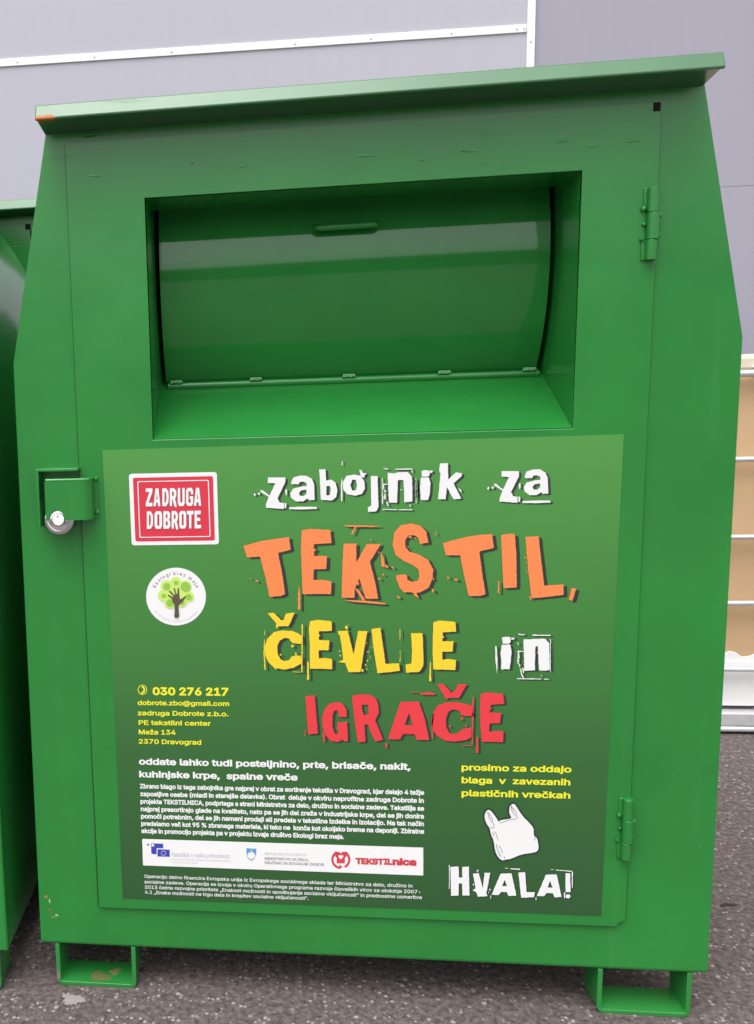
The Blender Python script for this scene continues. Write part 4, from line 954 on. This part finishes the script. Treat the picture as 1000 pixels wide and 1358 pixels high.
n_ = [[(808,112),(845,115),(870,108),(920,108),(943,135),(945,270),(900,275),(895,152),(865,152),(860,278),(815,275)]]
nf = [[[(785,85),(810,89),(814,94),(785,90)]],[[(850,90),(945,88),(945,94),(850,95)]],[[(941,94),(946,94),(947,112),(941,110)]],[[(780,312),(860,314),(860,318),(780,317)]],[[(868,314),(944,313),(944,318),(868,318)]],[[(776,140),(780,140),(782,285),(777,280)]],[[(782,172),(806,174),(806,179),(787,180),(790,205),(783,200)]],[[(788,225),(796,230),(800,262),(794,255)]],[[(800,268),(808,275),(816,300),(806,292)]],[[(930,285),(935,285),(934,300),(930,300)]],[[(792,205),(797,205),(797,220),(790,220)]],[[(960,140),(966,150),(970,240),(964,285),(960,200)]],[[(880,200),(885,204),(884,212),(879,210)]],[[(787,240),(792,244),(790,262),(785,256)]]]
i_ = [[(78,102),(95,97),(118,98),(125,115),(118,133),(80,133)]]
i2 = [[(75,138),(118,137),(128,165),(124,225),(115,262),(75,262),(71,200)]]
i3 = [[(122,100),(140,100),(138,112),(124,112)]]
i4 = [[(45,140),(51,150),(54,230),(50,285),(45,210)]]
k_ = [[(180,60),(225,58),(225,150),(268,110),(300,115),(300,130),(255,170),(298,255),(255,258),(218,190),(212,258),(170,258),(183,120),(176,100)]]
k2 = [[(282,195),(298,210),(302,222),(286,208)]]
row1 = [(A, AS, l) for l in (z_, z2, za, zb, a_, au, a3, b_, o_, o2, o3, o4, j_, n_)] + [(A, AS, l) for l in nf] + [(B, BS, l) for l in (i_, i2, i3, i4, k_, k2)]
S2 = (320 + 309.5, 600 - 8.3)
headline('lettering', M['white'], row1, 'white torn-edged word zabojnik', sh=(3.4, 1.8), amp=0.22)
headline('lettering', M['white'], [(S2, AS, l) for l in (z_, z2, za, zb, a_, au, a3)], 'white torn-edged word za', sh=(3.4, 1.8), amp=0.22)

T1 = [[(52,175),(150,148),(292,127),(302,195),(235,212),(262,350),(272,430),(250,440),(190,445),(165,330),(140,232),(70,235)]]
E1 = [[(360,92),(410,85),(512,90),(518,160),(425,165),(422,188),(438,195),(425,203),(425,228),(495,228),(490,298),(425,298),(422,355),(470,355),(518,362),(515,430),(365,430),(360,300),(356,180)]]
E2 = [[(345,380),(352,430),(352,512),(340,510),(341,430)]]
K1 = [[(582,163),(650,162),(650,262),(705,165),(780,165),(722,258),(750,370),(765,455),(700,455),(688,420),(665,348),(642,400),(640,450),(572,450),(575,300)]]
K2 = [[[(643,400),(662,408),(690,450),(698,468),(682,462),(655,420)]],[[(575,460),(700,466),(808,478),(800,486),(620,470)]],[[(585,65),(680,66),(780,69),(740,74),(650,74),(630,115),(622,112),(640,75),(590,71)]],[[(780,205),(798,250),(800,288),(782,282)]],[[(800,270),(816,280),(820,292),(805,290)]],[[(838,280),(847,290),(845,296),(838,292)]],[[(722,138),(730,140),(728,146),(722,144)]],[[(766,205),(773,208),(768,216)]],[[(788,322),(796,324),(795,332),(788,330)]],[[(766,344),(778,346),(776,354),(765,352)]],[[(655,360),(664,368),(662,385),(654,378)]],[[(116,354),(130,358),(128,366),(116,364)]],[[(84,344),(90,346),(89,352),(84,350)]],[[(145,366),(150,368),(148,374)]],[[(866,438),(880,444),(876,456),(868,450)]]]
S1 = [[(1032,158),(985,165),(978,130),(955,118),(925,120),(908,145),(910,180),(930,205),(985,222),(1030,250),(1050,285),(1058,300),(1052,350),(1035,395),(990,420),(968,424),(982,452),(960,440),(950,424),(930,420),(900,422),(880,395),(862,350),(860,330),(912,325),(925,350),(945,365),(975,360),(985,335),(980,300),(955,280),(900,255),(860,225),(842,170),(850,105),(885,65),(940,55),(990,68),(1020,100)]]
S2b = [[[(925,125),(938,122),(944,132),(930,134)]],[[(955,135),(963,130),(962,142)]],[[(920,175),(928,178),(924,186)]],[[(918,340),(930,350),(938,362),(922,356)]],[[(1050,400),(1062,408),(1058,424),(1050,416)]],[[(1052,340),(1062,350),(1058,360)]]]
T2 = [[(188,160),(300,130),(400,114),(450,112),(458,185),(382,205),(398,330),(415,430),(385,440),(325,440),(300,330),(280,225),(205,225)]]
I1 = [[(497,118),(540,110),(570,112),(575,180),(578,250),(580,395),(510,400),(502,250)]]
I2 = [[(480,362),(487,362),(487,425),(479,425)]]
L1 = [[(625,128),(695,122),(725,385),(828,378),(828,435),(740,445),(658,452),(640,300)]]
L2 = [[(870,398),(895,402),(875,465),(855,462)]]
L3 = [[[(622,230),(628,232),(627,242),(622,240)]],[[(626,260),(631,264),(629,272)]],[[(628,305),(634,310),(632,320)]],[[(646,440),(654,444),(655,460),(648,456)]],[[(212,336),(220,340),(218,352),(212,350)]],[[(250,348),(266,350),(264,360),(252,358)]],[[(148,98),(152,98),(152,120),(148,118)]]]
row2 = [(C_, CS, l) for l in [T1, E1, E2, K1] + K2 + [S1] + S2b] + [(D_, DS, l) for l in [T2, I1, I2, L1, L2] + L3]
headline('lettering', M['orange'], row2, 'orange torn-edged word TEKSTIL', sh=(5.0, 2.6), amp=0.25)

Cc = [[(125,65),(165,62),(200,95),(215,112),(232,108),(236,88),(250,65),(305,60),(262,152),(195,150),(187,166),(178,160),(182,132)]]
Cx = [[(350,215),(352,265),(325,268),(290,262),(272,245),(268,233),(235,228),(205,245),(188,285),(190,330),(210,370),(240,382),(268,375),(285,350),(318,345),(345,345),(350,395),(300,425),(240,437),(185,430),(178,438),(168,425),(130,390),(108,340),(105,290),(120,235),(165,190),(215,178),(290,183),(330,200)]]
Cf = [[[(350,140),(358,140),(355,455),(348,455)]],[[(102,240),(107,240),(105,330),(112,440),(104,440),(97,330)]],[[(290,450),(350,453),(350,457),(290,454)]],[[(103,175),(107,178),(107,210),(104,210)]],[[(278,282),(292,272),(298,284),(288,293)]],[[(305,325),(314,322),(318,342),(308,342)]],[[(206,332),(216,334),(214,346),(206,342)]]]
Ex = [[(405,118),(450,108),(548,118),(550,182),(465,185),(463,202),(475,212),(463,218),(463,242),(535,245),(528,310),(463,310),(463,365),(500,360),(552,368),(552,435),(405,432),(403,250),(398,170)]]
Ed = [[(388,385),(397,385),(398,505),(386,505)]]
Vx = [[(592,182),(655,180),(675,260),(694,335),(725,182),(785,182),(760,330),(740,455),(660,455),(640,395),(612,392),(592,386),(625,372),(622,330),(612,260),(604,210),(592,206)]]
Vb = [[[(638,150),(650,146),(658,158),(650,172),(638,166)]],[[(597,310),(605,312),(604,320),(597,318)]],[[(600,338),(612,345),(608,354),(601,348)]],[[(655,136),(661,138),(659,144)]],[[(745,432),(760,436),(756,456),(746,452)]],[[(782,372),(790,376),(788,386),(781,382)]],[[(772,400),(780,405),(776,414),(770,408)]],[[(785,315),(795,318),(793,328),(786,325)]],[[(778,258),(784,262),(780,268)]],[[(812,285),(817,290),(815,298)]],[[(778,430),(787,434),(783,442)]],[[(800,350),(806,354),(804,362)]]]
Lx = [[(812,168),(872,160),(905,400),(995,395),(1000,445),(930,455),(852,462),(840,380),(826,290)]]
Jx = [[(180,158),(240,157),(245,250),(245,330),(225,362),(155,367),(150,325),(182,318),(185,240)]]
Jf = [[[(120,135),(123,135),(123,205),(120,205)]],[[(120,250),(123,250),(123,310),(120,310)]]]
Ey = [[(298,98),(330,90),(415,97),(418,150),(348,152),(346,170),(355,178),(346,184),(346,200),(405,200),(400,255),(345,255),(345,298),(380,294),(418,300),(415,352),(298,350),(294,250),(296,160)]]
Ef = [[(280,310),(286,310),(286,412),(275,412)]]
row3 = [(E_, ES, l) for l in [Cc, Cx] + Cf + [Ex, Ed, Vx] + Vb + [Lx]] + [(F_, FS, l) for l in [Jx] + Jf + [Ey, Ef]]
headline('lettering', M['yellow'], row3, 'yellow torn-edged word ČEVLJE', sh=(4.8, 2.2), amp=0.25)

nx_ = [[(662,180),(685,176),(705,178),(708,205),(695,215),(665,213)]]
nx2 = [[(660,220),(705,217),(713,250),(708,300),(702,348),(657,348),(658,300),(654,260)]]
nx3 = [[(775,190),(810,190),(840,187),(890,187),(912,210),(915,352),(895,356),(858,354),(852,225),(838,230),(836,355),(780,357)]]
nxf = [[[(625,225),(632,225),(638,300),(635,372),(627,300)]],[[(822,165),(920,167),(920,172),(822,171)]],[[(748,160),(782,163),(782,168),(750,166)]],[[(740,396),(870,398),(870,402),(740,401)]],[[(885,398),(910,400),(910,404),(885,402)]],[[(745,250),(775,252),(775,257),(752,257),(754,290),(745,300)]],[[(755,345),(762,345),(770,380),(780,395),(768,390)]],[[(710,180),(728,182),(727,190),(711,192)]],[[(742,295),(752,300),(750,325),(744,318)]],[[(752,318),(758,322),(756,338),(752,334)]],[[(770,340),(776,342),(778,372),(772,366)]],[[(868,378),(874,380),(870,388)]],[[(745,205),(750,207),(748,222),(745,218)]],[[(848,255),(852,258),(850,268)]],[[(916,185),(920,190),(920,360),(916,365)]]]
headline('lettering', M['white'], [(F_, FS, l) for l in [nx_, nx2, nx3] + nxf], 'white torn-edged word in', sh=(3.8, 1.6), amp=0.25)

Ix = [[(88,165),(125,160),(160,158),(172,300),(185,455),(110,462)]]
Gx = [[(330,210),(360,214),(385,228),(408,265),(410,325),(345,325),(345,290),(330,272),(310,278),(300,310),(298,400),(315,455),(335,460),(345,445),(345,425),(328,418),(340,405),(335,368),(412,362),(420,515),(388,515),(380,500),(340,522),(285,510),(245,470),(222,400),(218,330),(240,260),(280,220)]]
Rx = [[(450,160),(520,150),(590,152),(635,180),(655,225),(660,290),(632,350),(665,430),(693,505),(630,515),(575,385),(548,385),(555,518),(498,522),(475,380)],[(527,230),(578,230),(582,300),(545,312),(530,270)]]
Ax = [[(830,208),(973,205),(1018,340),(1053,505),(958,505),(938,460),(850,458),(825,500),(732,500),(790,320)],[(895,292),(862,388),(925,390)]]
Gd = [[[(222,470),(228,430),(240,480),(240,520),(230,520)]],[[(82,425),(86,425),(86,475),(81,475)]],[[(712,530),(727,530),(725,568),(712,566)]]]
Cc2 = [[(292,70),(335,68),(380,108),(400,135),(425,130),(455,70),(525,70),(460,178),(385,175),(357,192),(345,160)]]
Cx2 = [[(560,240),(572,318),(505,318),(470,305),(475,288),(455,275),(415,265),(380,285),(360,335),(360,400),(385,450),(420,460),(460,445),(485,420),(558,408),(558,480),(520,505),(430,518),(350,510),(290,470),(255,420),(245,360),(260,290),(300,235),(360,212),(450,210),(520,225)]]
Cd2 = [[[(568,165),(576,175),(568,540),(560,545),(563,240)]],[[(258,300),(265,300),(256,400),(258,500),(250,490),(247,380)]],[[(150,140),(230,132),(275,142),(270,155),(170,152)]],[[(85,130),(140,130),(140,136),(85,134)]],[[(490,545),(556,546),(556,551),(490,549)]],[[(474,335),(488,330),(495,345),(480,352)]],[[(510,385),(520,388),(516,402),(508,398)]],[[(383,390),(396,395),(394,408),(384,404)]]]
Ez = [[(630,145),(690,135),(805,145),(815,225),(720,228),(703,240),(715,262),(700,272),(705,290),(790,295),(780,375),(700,375),(695,440),(760,433),(808,440),(805,522),(640,518),(628,400),(624,260)]]
Ezd = [[(598,480),(610,480),(612,605),(594,605)]]
headline('lettering', M['red'], [(G_, GS, l) for l in [Ix, Gx, Rx, Ax] + Gd] + [(H_, HS, l) for l in [Cc2, Cx2] + Cd2 + [Ez, Ezd]], 'red torn-edged word IGRAČE', sh=(3.4, 1.8), amp=0.22)

Hx = [[(85,95),(140,92),(142,165),(165,165),(163,95),(208,93),(212,285),(165,285),(163,205),(140,205),(140,285),(90,287)]]
Vv = [[(235,140),(272,135),(300,235),(312,135),(350,135),(336,210),(318,290),(268,292),(258,262),(234,250),(252,238),(246,200)]]
Aa = [[(418,140),(490,137),(506,210),(522,285),(470,287),(460,262),(420,262),(405,282),(358,280)],[(445,180),(428,222),(460,222)]]
Ll = [[(535,132),(580,130),(590,262),(645,262),(640,295),(555,300)]]
Ab = [[(718,147),(790,145),(806,220),(822,295),(775,297),(765,270),(722,268),(705,290),(658,288)],[(745,185),(730,232),(762,232)]]
Ee = [[(848,138),(878,138),(880,200),(882,262),(848,262)]]
Eo = [ellipse(865, 290, 16, 14, 14)]
Hf = [[[(76,82),(81,82),(80,240),(76,240)]],[[(480,104),(548,108),(545,115),(485,110)]],[[(785,114),(890,122),(890,128),(785,119)]],[[(890,128),(897,128),(895,235),(890,235)]],[[(838,265),(845,265),(845,305),(839,300)]],[[(448,101),(466,102),(466,106),(448,105)]],[[(752,110),(770,111),(770,115),(752,114)]],[[(262,116),(272,114),(268,128),(260,126)]],[[(234,206),(242,208),(240,218),(234,216)]],[[(350,285),(355,285),(354,308),(350,306)]],[[(650,298),(656,296),(655,318),(651,316)]],[[(320,275),(330,278),(328,290),(321,288)]],[[(345,238),(352,242),(350,254),(344,250)]],[[(335,258),(341,262),(338,272)]]]
headline('lettering', M['white'], [(I_, IS, l) for l in [Hx, Vv, Aa, Ll, Ab, Ee, Eo] + Hf], 'white torn-edged word HVALA!', sh=(1.6, 1.3), amp=0.2)

# contact lines
s = Sheet(layer(1))
text(s, '030 276 217', 203, 921, 303, 13.4, 0.036)
text(s, 'dobrote.zbo@gmail.com', 183, 934.5, 304, 8.3, 0.024)
text(s, 'zadruga Dobrote z.b.o.', 183, 948, 303, 8.3, 0.024)
text(s, 'PE tekstilni center', 184, 960.7, 279, 8.3, 0.024)
text(s, 'Meža 134', 184, 973.2, 233, 8.3, 0.024)
text(s, '2370 Dravograd', 184, 985.7, 267, 8.3, 0.024)
ring = ellipse(189, 914.5, 6.2, 6.6, 24), ellipse(189, 914.5, 5.2, 5.6, 24)
fill1(s, [px(L) for L in ring])
fill1(s, [px([(188.2, 909.6), (190.6, 910.0), (192.6, 913.2), (192.2, 916.8), (189.6, 919.4), (187.4, 919.4), (187.4, 917.2), (189.4, 916.9), (190.4, 915.2), (190.4, 913.4), (189.6, 912.0), (187.9, 911.8)])])
s.build('lettering', M['lemon'], poster, 'yellow phone number and postal address')
s = Sheet(layer(1))
text(s, 'oddate lahko tudi posteljnino, prte, brisače, nakit,', 185, 1013.2, 544, 11.0, 0.032)
text(s, 'kuhinjske krpe,  spalne vreče', 185, 1030.0, 394, 11.0, 0.032)
s.build('lettering', M['white'], poster, 'two lines of bold white lettering above the paragraph')
s = Sheet(layer(1))
for k, (ln, u0, v0, u1) in enumerate((
        ('Zbrano blago iz tega zabojnika gre najprej v obrat za sortiranje tekstila v Dravograd, kjer delajo 4 težje', 186, 1044.8, 562),
        ('zaposljive osebe (mladi in starejše delavke). Obrat  deluje v okviru neprofitne zadruge Dobrote in', 186.3, 1055, 562),
        ('projekta TEKSTILNICA, podprtega s strani Ministrstva za delo, družino in socialne zadeve. Tekstilije se', 186.6, 1065, 562),
        ('najprej presortirajo glede na kvaliteto, nato pa se jih del zreže v industrijske krpe, del se jih donira', 187, 1075, 562),
        ('pomoči potrebnim, del se jih nameni prodaji ali predela v tekstilne izdelke in izolacijo. Na tak način', 187.3, 1084.6, 562),
        ('predelamo več kot 95 % zbranega materiala, ki tako ne  konča kot okoljsko breme na deponiji. Zbiralne', 187.6, 1094.3, 562),
        ('akcije in promocijo projekta pa v projektu izvaja društvo Ekologi brez meja.', 188, 1104, 456))):
    text(s, ln, u0, v0, u1, 7.8, 0.034)
s.build('lettering', M['white'], poster, 'white paragraph of small condensed lettering')
s = Sheet(layer(1))
for ln, u0, v0, u1 in (('Operacijo delno financira Evropska unija iz Evropskega socialnega sklada ter Ministrstvo za delo, družino in', 191.5, 1163.6, 547),
                       ('socialne zadeve. Operacija se izvaja v okviru Operativnega programa razvoja človeških virov za obdobje 2007-', 191.8, 1170.9, 558.5),
                       ('2013 četrte razvojne prioritete „Enakost možnosti in spodbujanje socialne vključenosti“ in prednostne usmeritve', 192, 1177.9, 559.5),
                       ('4.1 „Enake možnosti na trgu dela in krepitev socialne vključenosti“.', 192.3, 1184.6, 409)):
    text(s, ln, u0, v0, u1, 6.0, 0.012)
s.build('lettering', M['white'], poster, 'four lines of smallest white lettering')
s = Sheet(layer(1))
text(s, 'prosimo za oddajo', 612, 1021, 757, 11.0, 0.028)
text(s, 'blaga  v  zavezanih', 612, 1037.8, 756, 11.0, 0.028)
text(s, 'plastičnih vrečkah', 612, 1055, 756, 11.0, 0.028)
s.build('lettering', M['lemon'], poster, 'three lines of yellow lettering above the bag')

# carrier bag drawing
J_, JS = (620, 1055), 8.3333
bag = [(185,210),(205,165),(235,150),(265,175),(305,225),(345,290),(352,275),(375,265),(430,258),(478,250),(482,235),(458,190),(460,130),(480,95),(510,85),(530,105),(610,230),(665,280),(730,355),(728,430),(740,450),(765,460),(785,560),(775,605),(740,625),(590,645),(480,695),(405,705),(385,715),(335,680),(300,600),(290,500),(255,420),(243,355),(210,310),(190,260)]
cxb, cyb = 480, 410
s = Sheet(layer(1))
cu = fill([px(smooth_loop(bag), J_, JS)], 0.0032); s.add(cu)
s.build('bag_outline', M['shadow'], poster)
s = Sheet(layer(2)); fill1(s, [px(smooth_loop(bag), J_, JS)])
s.build('bag_drawing', M['white'], poster, 'drawing of a white carrier bag')
s = Sheet(layer(3))
for P in ([(225,190),(232,230),(255,275),(280,298),(272,260),(248,210),(228,185)], [(240,350),(270,352),(288,352),(292,330),(280,298)], [(205,180),(228,190)], [(480,110),(488,160),(510,200),(540,220),(535,180),(510,150),(490,125),(478,105)], [(540,220),(548,240),(520,255),(440,268),(385,290),(352,298)],
          [(275,400),(290,440)], [(298,390),(320,430),(335,490)], [(315,530),(325,590),(365,665),(345,655)], [(345,545),(370,590),(385,630)], [(400,660),(408,690)], [(738,455),(745,490)]):
    fill1(s, [px(stroke(P, 5.5), J_, JS)])
s.build('bag_line', M['ink'], poster)

# white sponsor strip
s = Sheet(layer(1)); fill1(s, [px([(188.7, 1112), (561.2, 1123.6), (561.2, 1160.6), (189.8, 1147.2)])])
strip = s.build('sponsor_strip', M['vinyl'], poster, 'white strip of sponsor emblems')
s = Sheet(layer(2))
O, K = (180, 1030), 4.16667
fill1(s, [px([(85, 366), (152, 368), (152, 393), (116, 392), (116, 426), (87, 424)], O, K)])
fill1(s, [px([(121, 399), (188, 401), (188, 440), (121, 438)], O, K)])
fill1(s, [px([(62, 370), (68, 367), (74, 371), (72, 380), (66, 376)], O, K)])
s.build('emblem', M['blue'], poster, 'two overlapping blue flags')
s = Sheet(layer(3))
for k in range(12):
    a = 2 * math.pi * k / 12
    fill1(s, [px(ellipse(154 + 13 * math.cos(a), 420 + 12 * math.sin(a), 2.0, 2.0, 8), O, K)])
fill1(s, [px([(90, 364), (96, 371), (104, 369), (101, 377), (105, 385), (96, 381), (88, 384)], O, K)])
s.build('emblem_star', M['vinyl'], poster)
s = Sheet(layer(2))
text(s, 'Naložba v vašo prihodnost', 227.5, 1135.0, 304, 7.4, 0.004, 0.22)
text(s, 'OPERACIJO DELNO FINANCIRA EVROPSKA UNIJA', 227.8, 1139.8, 306, 2.9, 0.0)
text(s, 'Evropski socialni sklad', 228, 1143.6, 262, 2.9, 0.0)
text(s, 'REPUBLIKA SLOVENIJA', 351, 1133.0, 407, 4.6, 0.0)
s.build('lettering', M['paleink'], poster, 'pale lilac fine print on the white strip')
s = Sheet(layer(2))
text(s, 'MINISTRSTVO ZA DELO,', 351, 1139.4, 409, 4.6, 0.008)
text(s, 'DRUŽINO IN SOCIALNE ZADEVE', 351, 1145.0, 430, 4.6, 0.008)
s.build('lettering', M['ink'], poster, 'dark fine print on the white strip')
s = Sheet(layer(2))
fill1(s, [px([(612, 392), (640, 394), (666, 396), (665, 428), (655, 450), (638, 462), (620, 448), (612, 426)], O, K)])
s.build('emblem', M['skyblue'], poster, 'small blue shield')
s = Sheet(layer(3))
fill1(s, [px([(616, 430), (626, 414), (632, 420), (639, 404), (646, 420), (652, 415), (661, 432), (654, 446), (638, 456), (623, 445)], O, K)])
for dx, dy in ((-6, 0), (6, 1), (0, 5)): fill1(s, [px(ellipse(639 + dx, 397 + dy, 1.8, 1.8, 8), O, K)])
s.build('emblem_mountain', M['vinyl'], poster)
O, K = (370, 1030), 4.7619
s = Sheet(layer(2))
def arc(cx, cy, r, a0, a1, n=24): return [(cx + r * math.cos(RAD(a0 + (a1 - a0) * k / n)), cy - r * math.sin(RAD(a0 + (a1 - a0) * k / n))) for k in range(n + 1)]
fill1(s, [px(stroke(arc(390, 520, 53, 118, 262), 14), O, K)]); fill1(s, [px(stroke(arc(390, 520, 53, 62, -62), 14), O, K)])
fill1(s, [px([(352, 498), (362, 476), (378, 470), (390, 482), (402, 470), (416, 476), (428, 498), (416, 508), (415, 544), (364, 544), (364, 508)], O, K),
          px([(390, 520), (375, 505), (375, 494), (384, 490), (390, 497), (396, 490), (405, 494), (405, 505)], O, K)])
fill1(s, [px([(380, 552), (400, 566), (382, 582)], O, K)])
s.build('emblem', M['logored'], poster, 'crimson ring emblem with a shirt')
s = Sheet(layer(2))
text(s, 'T', 472, 1144.6, 479.0, 10.0, 0.05)
text(s, 'EKST', 479.4, 1144.9, 508.0, 10.0, 0.05)
text(s, 'IL', 509.6, 1145.4, 519.4, 10.0, 0.05)
text(s, 'nica', 521.0, 1145.9, 551.5, 11.6, 0.05)
s.build('lettering', M['logored'], poster, 'crimson word TEKSTILNICA')

# square red sticker
O, K = (160, 610), 5.66
def warp(L):            # corners of the sticker as photographed
    a, b, c, d = (62, 104), (722, 90), (738, 632), (84, 640)
    out = []
    for x, y in L:
        out.append(tuple((a[i] * (1 - x) + b[i] * x) * (1 - y) + (d[i] * (1 - x) + c[i] * x) * y for i in (0, 1)))
    return px(out, O, K)
bm = bmesh.new(); prism(bm, warp(rrect(0, 0, 1, 1, 0.035)), layer(1.2), layer(-0.2))
square = obj('sticker', bm, M['vinyl'], main_bin, smooth=0)
square['label'] = 'square red and white sticker'
s = Sheet(layer(2)); fill1(s, [warp(rrect(0.045, 0.055, 0.955, 0.945, 0.02))])
s.build('sticker_field', M['stickerred'], square)
s = Sheet(layer(3))
fill1(s, [warp(rrect(0.093, 0.105, 0.907, 0.895, 0.02)), warp(rrect(0.104, 0.117, 0.896, 0.883, 0.016))])
s.build('sticker_border', M['vinyl'], square)
# narrow block capitals on a unit square (x, y down)
CAPS = {
 'Z': [[(0, 0), (1, 0), (1, .2), (.42, .8), (1, .8), (.97, 1), (0, 1), (0, .82), (.55, .2), (0, .2)]],
 'A': [[(.3, 0), (.72, 0), (1, 1), (.68, 1), (.63, .8), (.38, .8), (.32, 1), (0, 1)], [(.5, .25), (.42, .62), (.6, .62)]],
 'D': [[(0, 0), (.6, 0), (.95, .2), (1, .5), (.95, .8), (.6, 1), (0, 1)], [(.34, .18), (.34, .82), (.55, .8), (.66, .5), (.55, .2)]],
 'R': [[(0, 0), (.65, 0), (.95, .14), (1, .32), (.9, .52), (.78, .58), (1.05, 1.03), (.72, 1.06), (.45, .64), (.34, .64), (.34, 1), (0, 1)], [(.34, .18), (.34, .46), (.56, .44), (.66, .31), (.56, .19)]],
 'U': [[(0, 0), (.34, 0), (.34, .78), (.5, .82), (.66, .78), (.66, 0), (1, 0), (1, .85), (.8, 1), (.2, 1), (0, .85)]],
 'G': [[(.2, 0), (.8, 0), (1, .16), (1, .36), (.68, .36), (.66, .2), (.5, .17), (.34, .2), (.34, .8), (.5, .84), (.66, .8), (.66, .62), (.52, .62), (.52, .46), (1, .46), (1, .85), (.8, 1), (.2, 1), (0, .85), (0, .15)]],
 'O': [[(.2, 0), (.8, 0), (1, .15), (1, .85), (.8, 1), (.2, 1), (0, .85), (0, .15)], [(.36, .2), (.36, .8), (.5, .83), (.64, .8), (.64, .2), (.5, .17)]],
 'B': [[(0, 0), (.7, 0), (.95, .12), (.95, .38), (.8, .48), (1, .6), (1, .86), (.75, 1), (0, 1)], [(.34, .17), (.34, .4), (.55, .39), (.62, .28), (.55, .18)], [(.34, .58), (.34, .83), (.58, .81), (.66, .7), (.58, .59)]],
 'T': [[(0, 0), (1, 0), (1, .2), (.67, .2), (.67, 1), (.33, 1), (.33, .2), (0, .2)]],
 'E': [[(0, 0), (.95, 0), (.92, .2), (.36, .2), (.36, .4), (.85, .4), (.85, .58), (.36, .58), (.36, .8), (1, .8), (.97, 1), (0, 1)]],
}
def cap_row(sheet, word, xs, y0, y1, d=(0, 0)):
    for ch, (x0, x1) in zip(word, xs):
        sheet.add(fill([px([(x0 + (x1 - x0) * x, y0 + (y1 - y0) * y - 0.012 * (x0 - 190)) for x, y in L], O, K, d) for L in CAPS[ch]]))
r1 = [(190, 240), (247, 300), (314, 362), (370, 420), (430, 482), (492, 545), (550, 605)]
r2 = [(198, 245), (256, 312), (322, 374), (384, 432), (441, 493), (498, 548), (556, 605)]
s = Sheet(layer(3))
cap_row(s, 'ZADRUGA', r1, 212, 347, (0.7, 0.5)); cap_row(s, 'DOBROTE', r2, 384, 516, (0.7, 0.5))
s.build('lettering_shadow', M['ink'], square)
s = Sheet(layer(4))
cap_row(s, 'ZADRUGA', r1, 212, 347); cap_row(s, 'DOBROTE', r2, 384, 516)
s.build('lettering', M['vinyl'], square)

# round sticker
O, K = (180, 745), 9.0909
bm = bmesh.new(); prism(bm, px(ellipse(487, 418, 360, 347, 64), O, K), layer(1.2), layer(-0.2))
rnd_ = obj('sticker', bm, M['vinyl'], main_bin, smooth=0)
rnd_['label'] = 'round white sticker with a hand-shaped tree'
for k, (cx_, cy_, r_) in enumerate(((375, 295, 75), (485, 245, 66), (600, 298, 75), (638, 420, 66), (340, 405, 72), (420, 488, 76), (560, 485, 60), (490, 390, 115))):
    s = Sheet(layer(2 + 0.15 * k)); fill1(s, [px(ellipse(cx_, cy_, r_), O, K)])
    s.build('emblem_crown', M['leaf'], rnd_)
s = Sheet(layer(4))
for cx_, cy_, r_ in ((375, 293, 42), (487, 248, 27), (600, 298, 58), (640, 420, 35), (340, 405, 26), (415, 490, 44), (565, 488, 28)):
    fill1(s, [px(ellipse(cx_, cy_, r_), O, K)])
s.build('emblem_spot', M['leafdark'], rnd_)
s = Sheet(layer(5))
fill1(s, [px(smooth_loop([(470, 510), (445, 480), (440, 440), (390, 405), (386, 392), (400, 392), (452, 425), (462, 412), (402, 356), (402, 343), (416, 345), (472, 398), (480, 392), (458, 322), (462, 308), (474, 314), (492, 388), (505, 386), (506, 316), (514, 305), (523, 314), (527, 400), (535, 440), (545, 452), (600, 405), (612, 406), (606, 420), (560, 485), (530, 505), (517, 520), (520, 600), (527, 665), (495, 672), (463, 664), (472, 600)]), O, K)])
s.build('emblem_trunk', M['bark'], rnd_)
cc = front(180 + 487 / K, 745 + 418 / K)
R0 = front(180 + (487 + 360) / K, 745 + 418 / K)[0] - cc[0]
s = Sheet(layer(2)); arc_text(s, 'Ekologi brez meja', cc, R0 * 0.745, 158, 22, R0 * 0.205, 0.006, False)
s.build('lettering', M['ink'], rnd_, 'dark curved words Ekologi brez meja')
s = Sheet(layer(2)); arc_text(s, 'Ecologists without borders', cc, R0 * 0.885, 214, 326, R0 * 0.140, 0.0, True)
s.build('lettering', M['paleink'], rnd_, 'pale curved words Ecologists without borders')
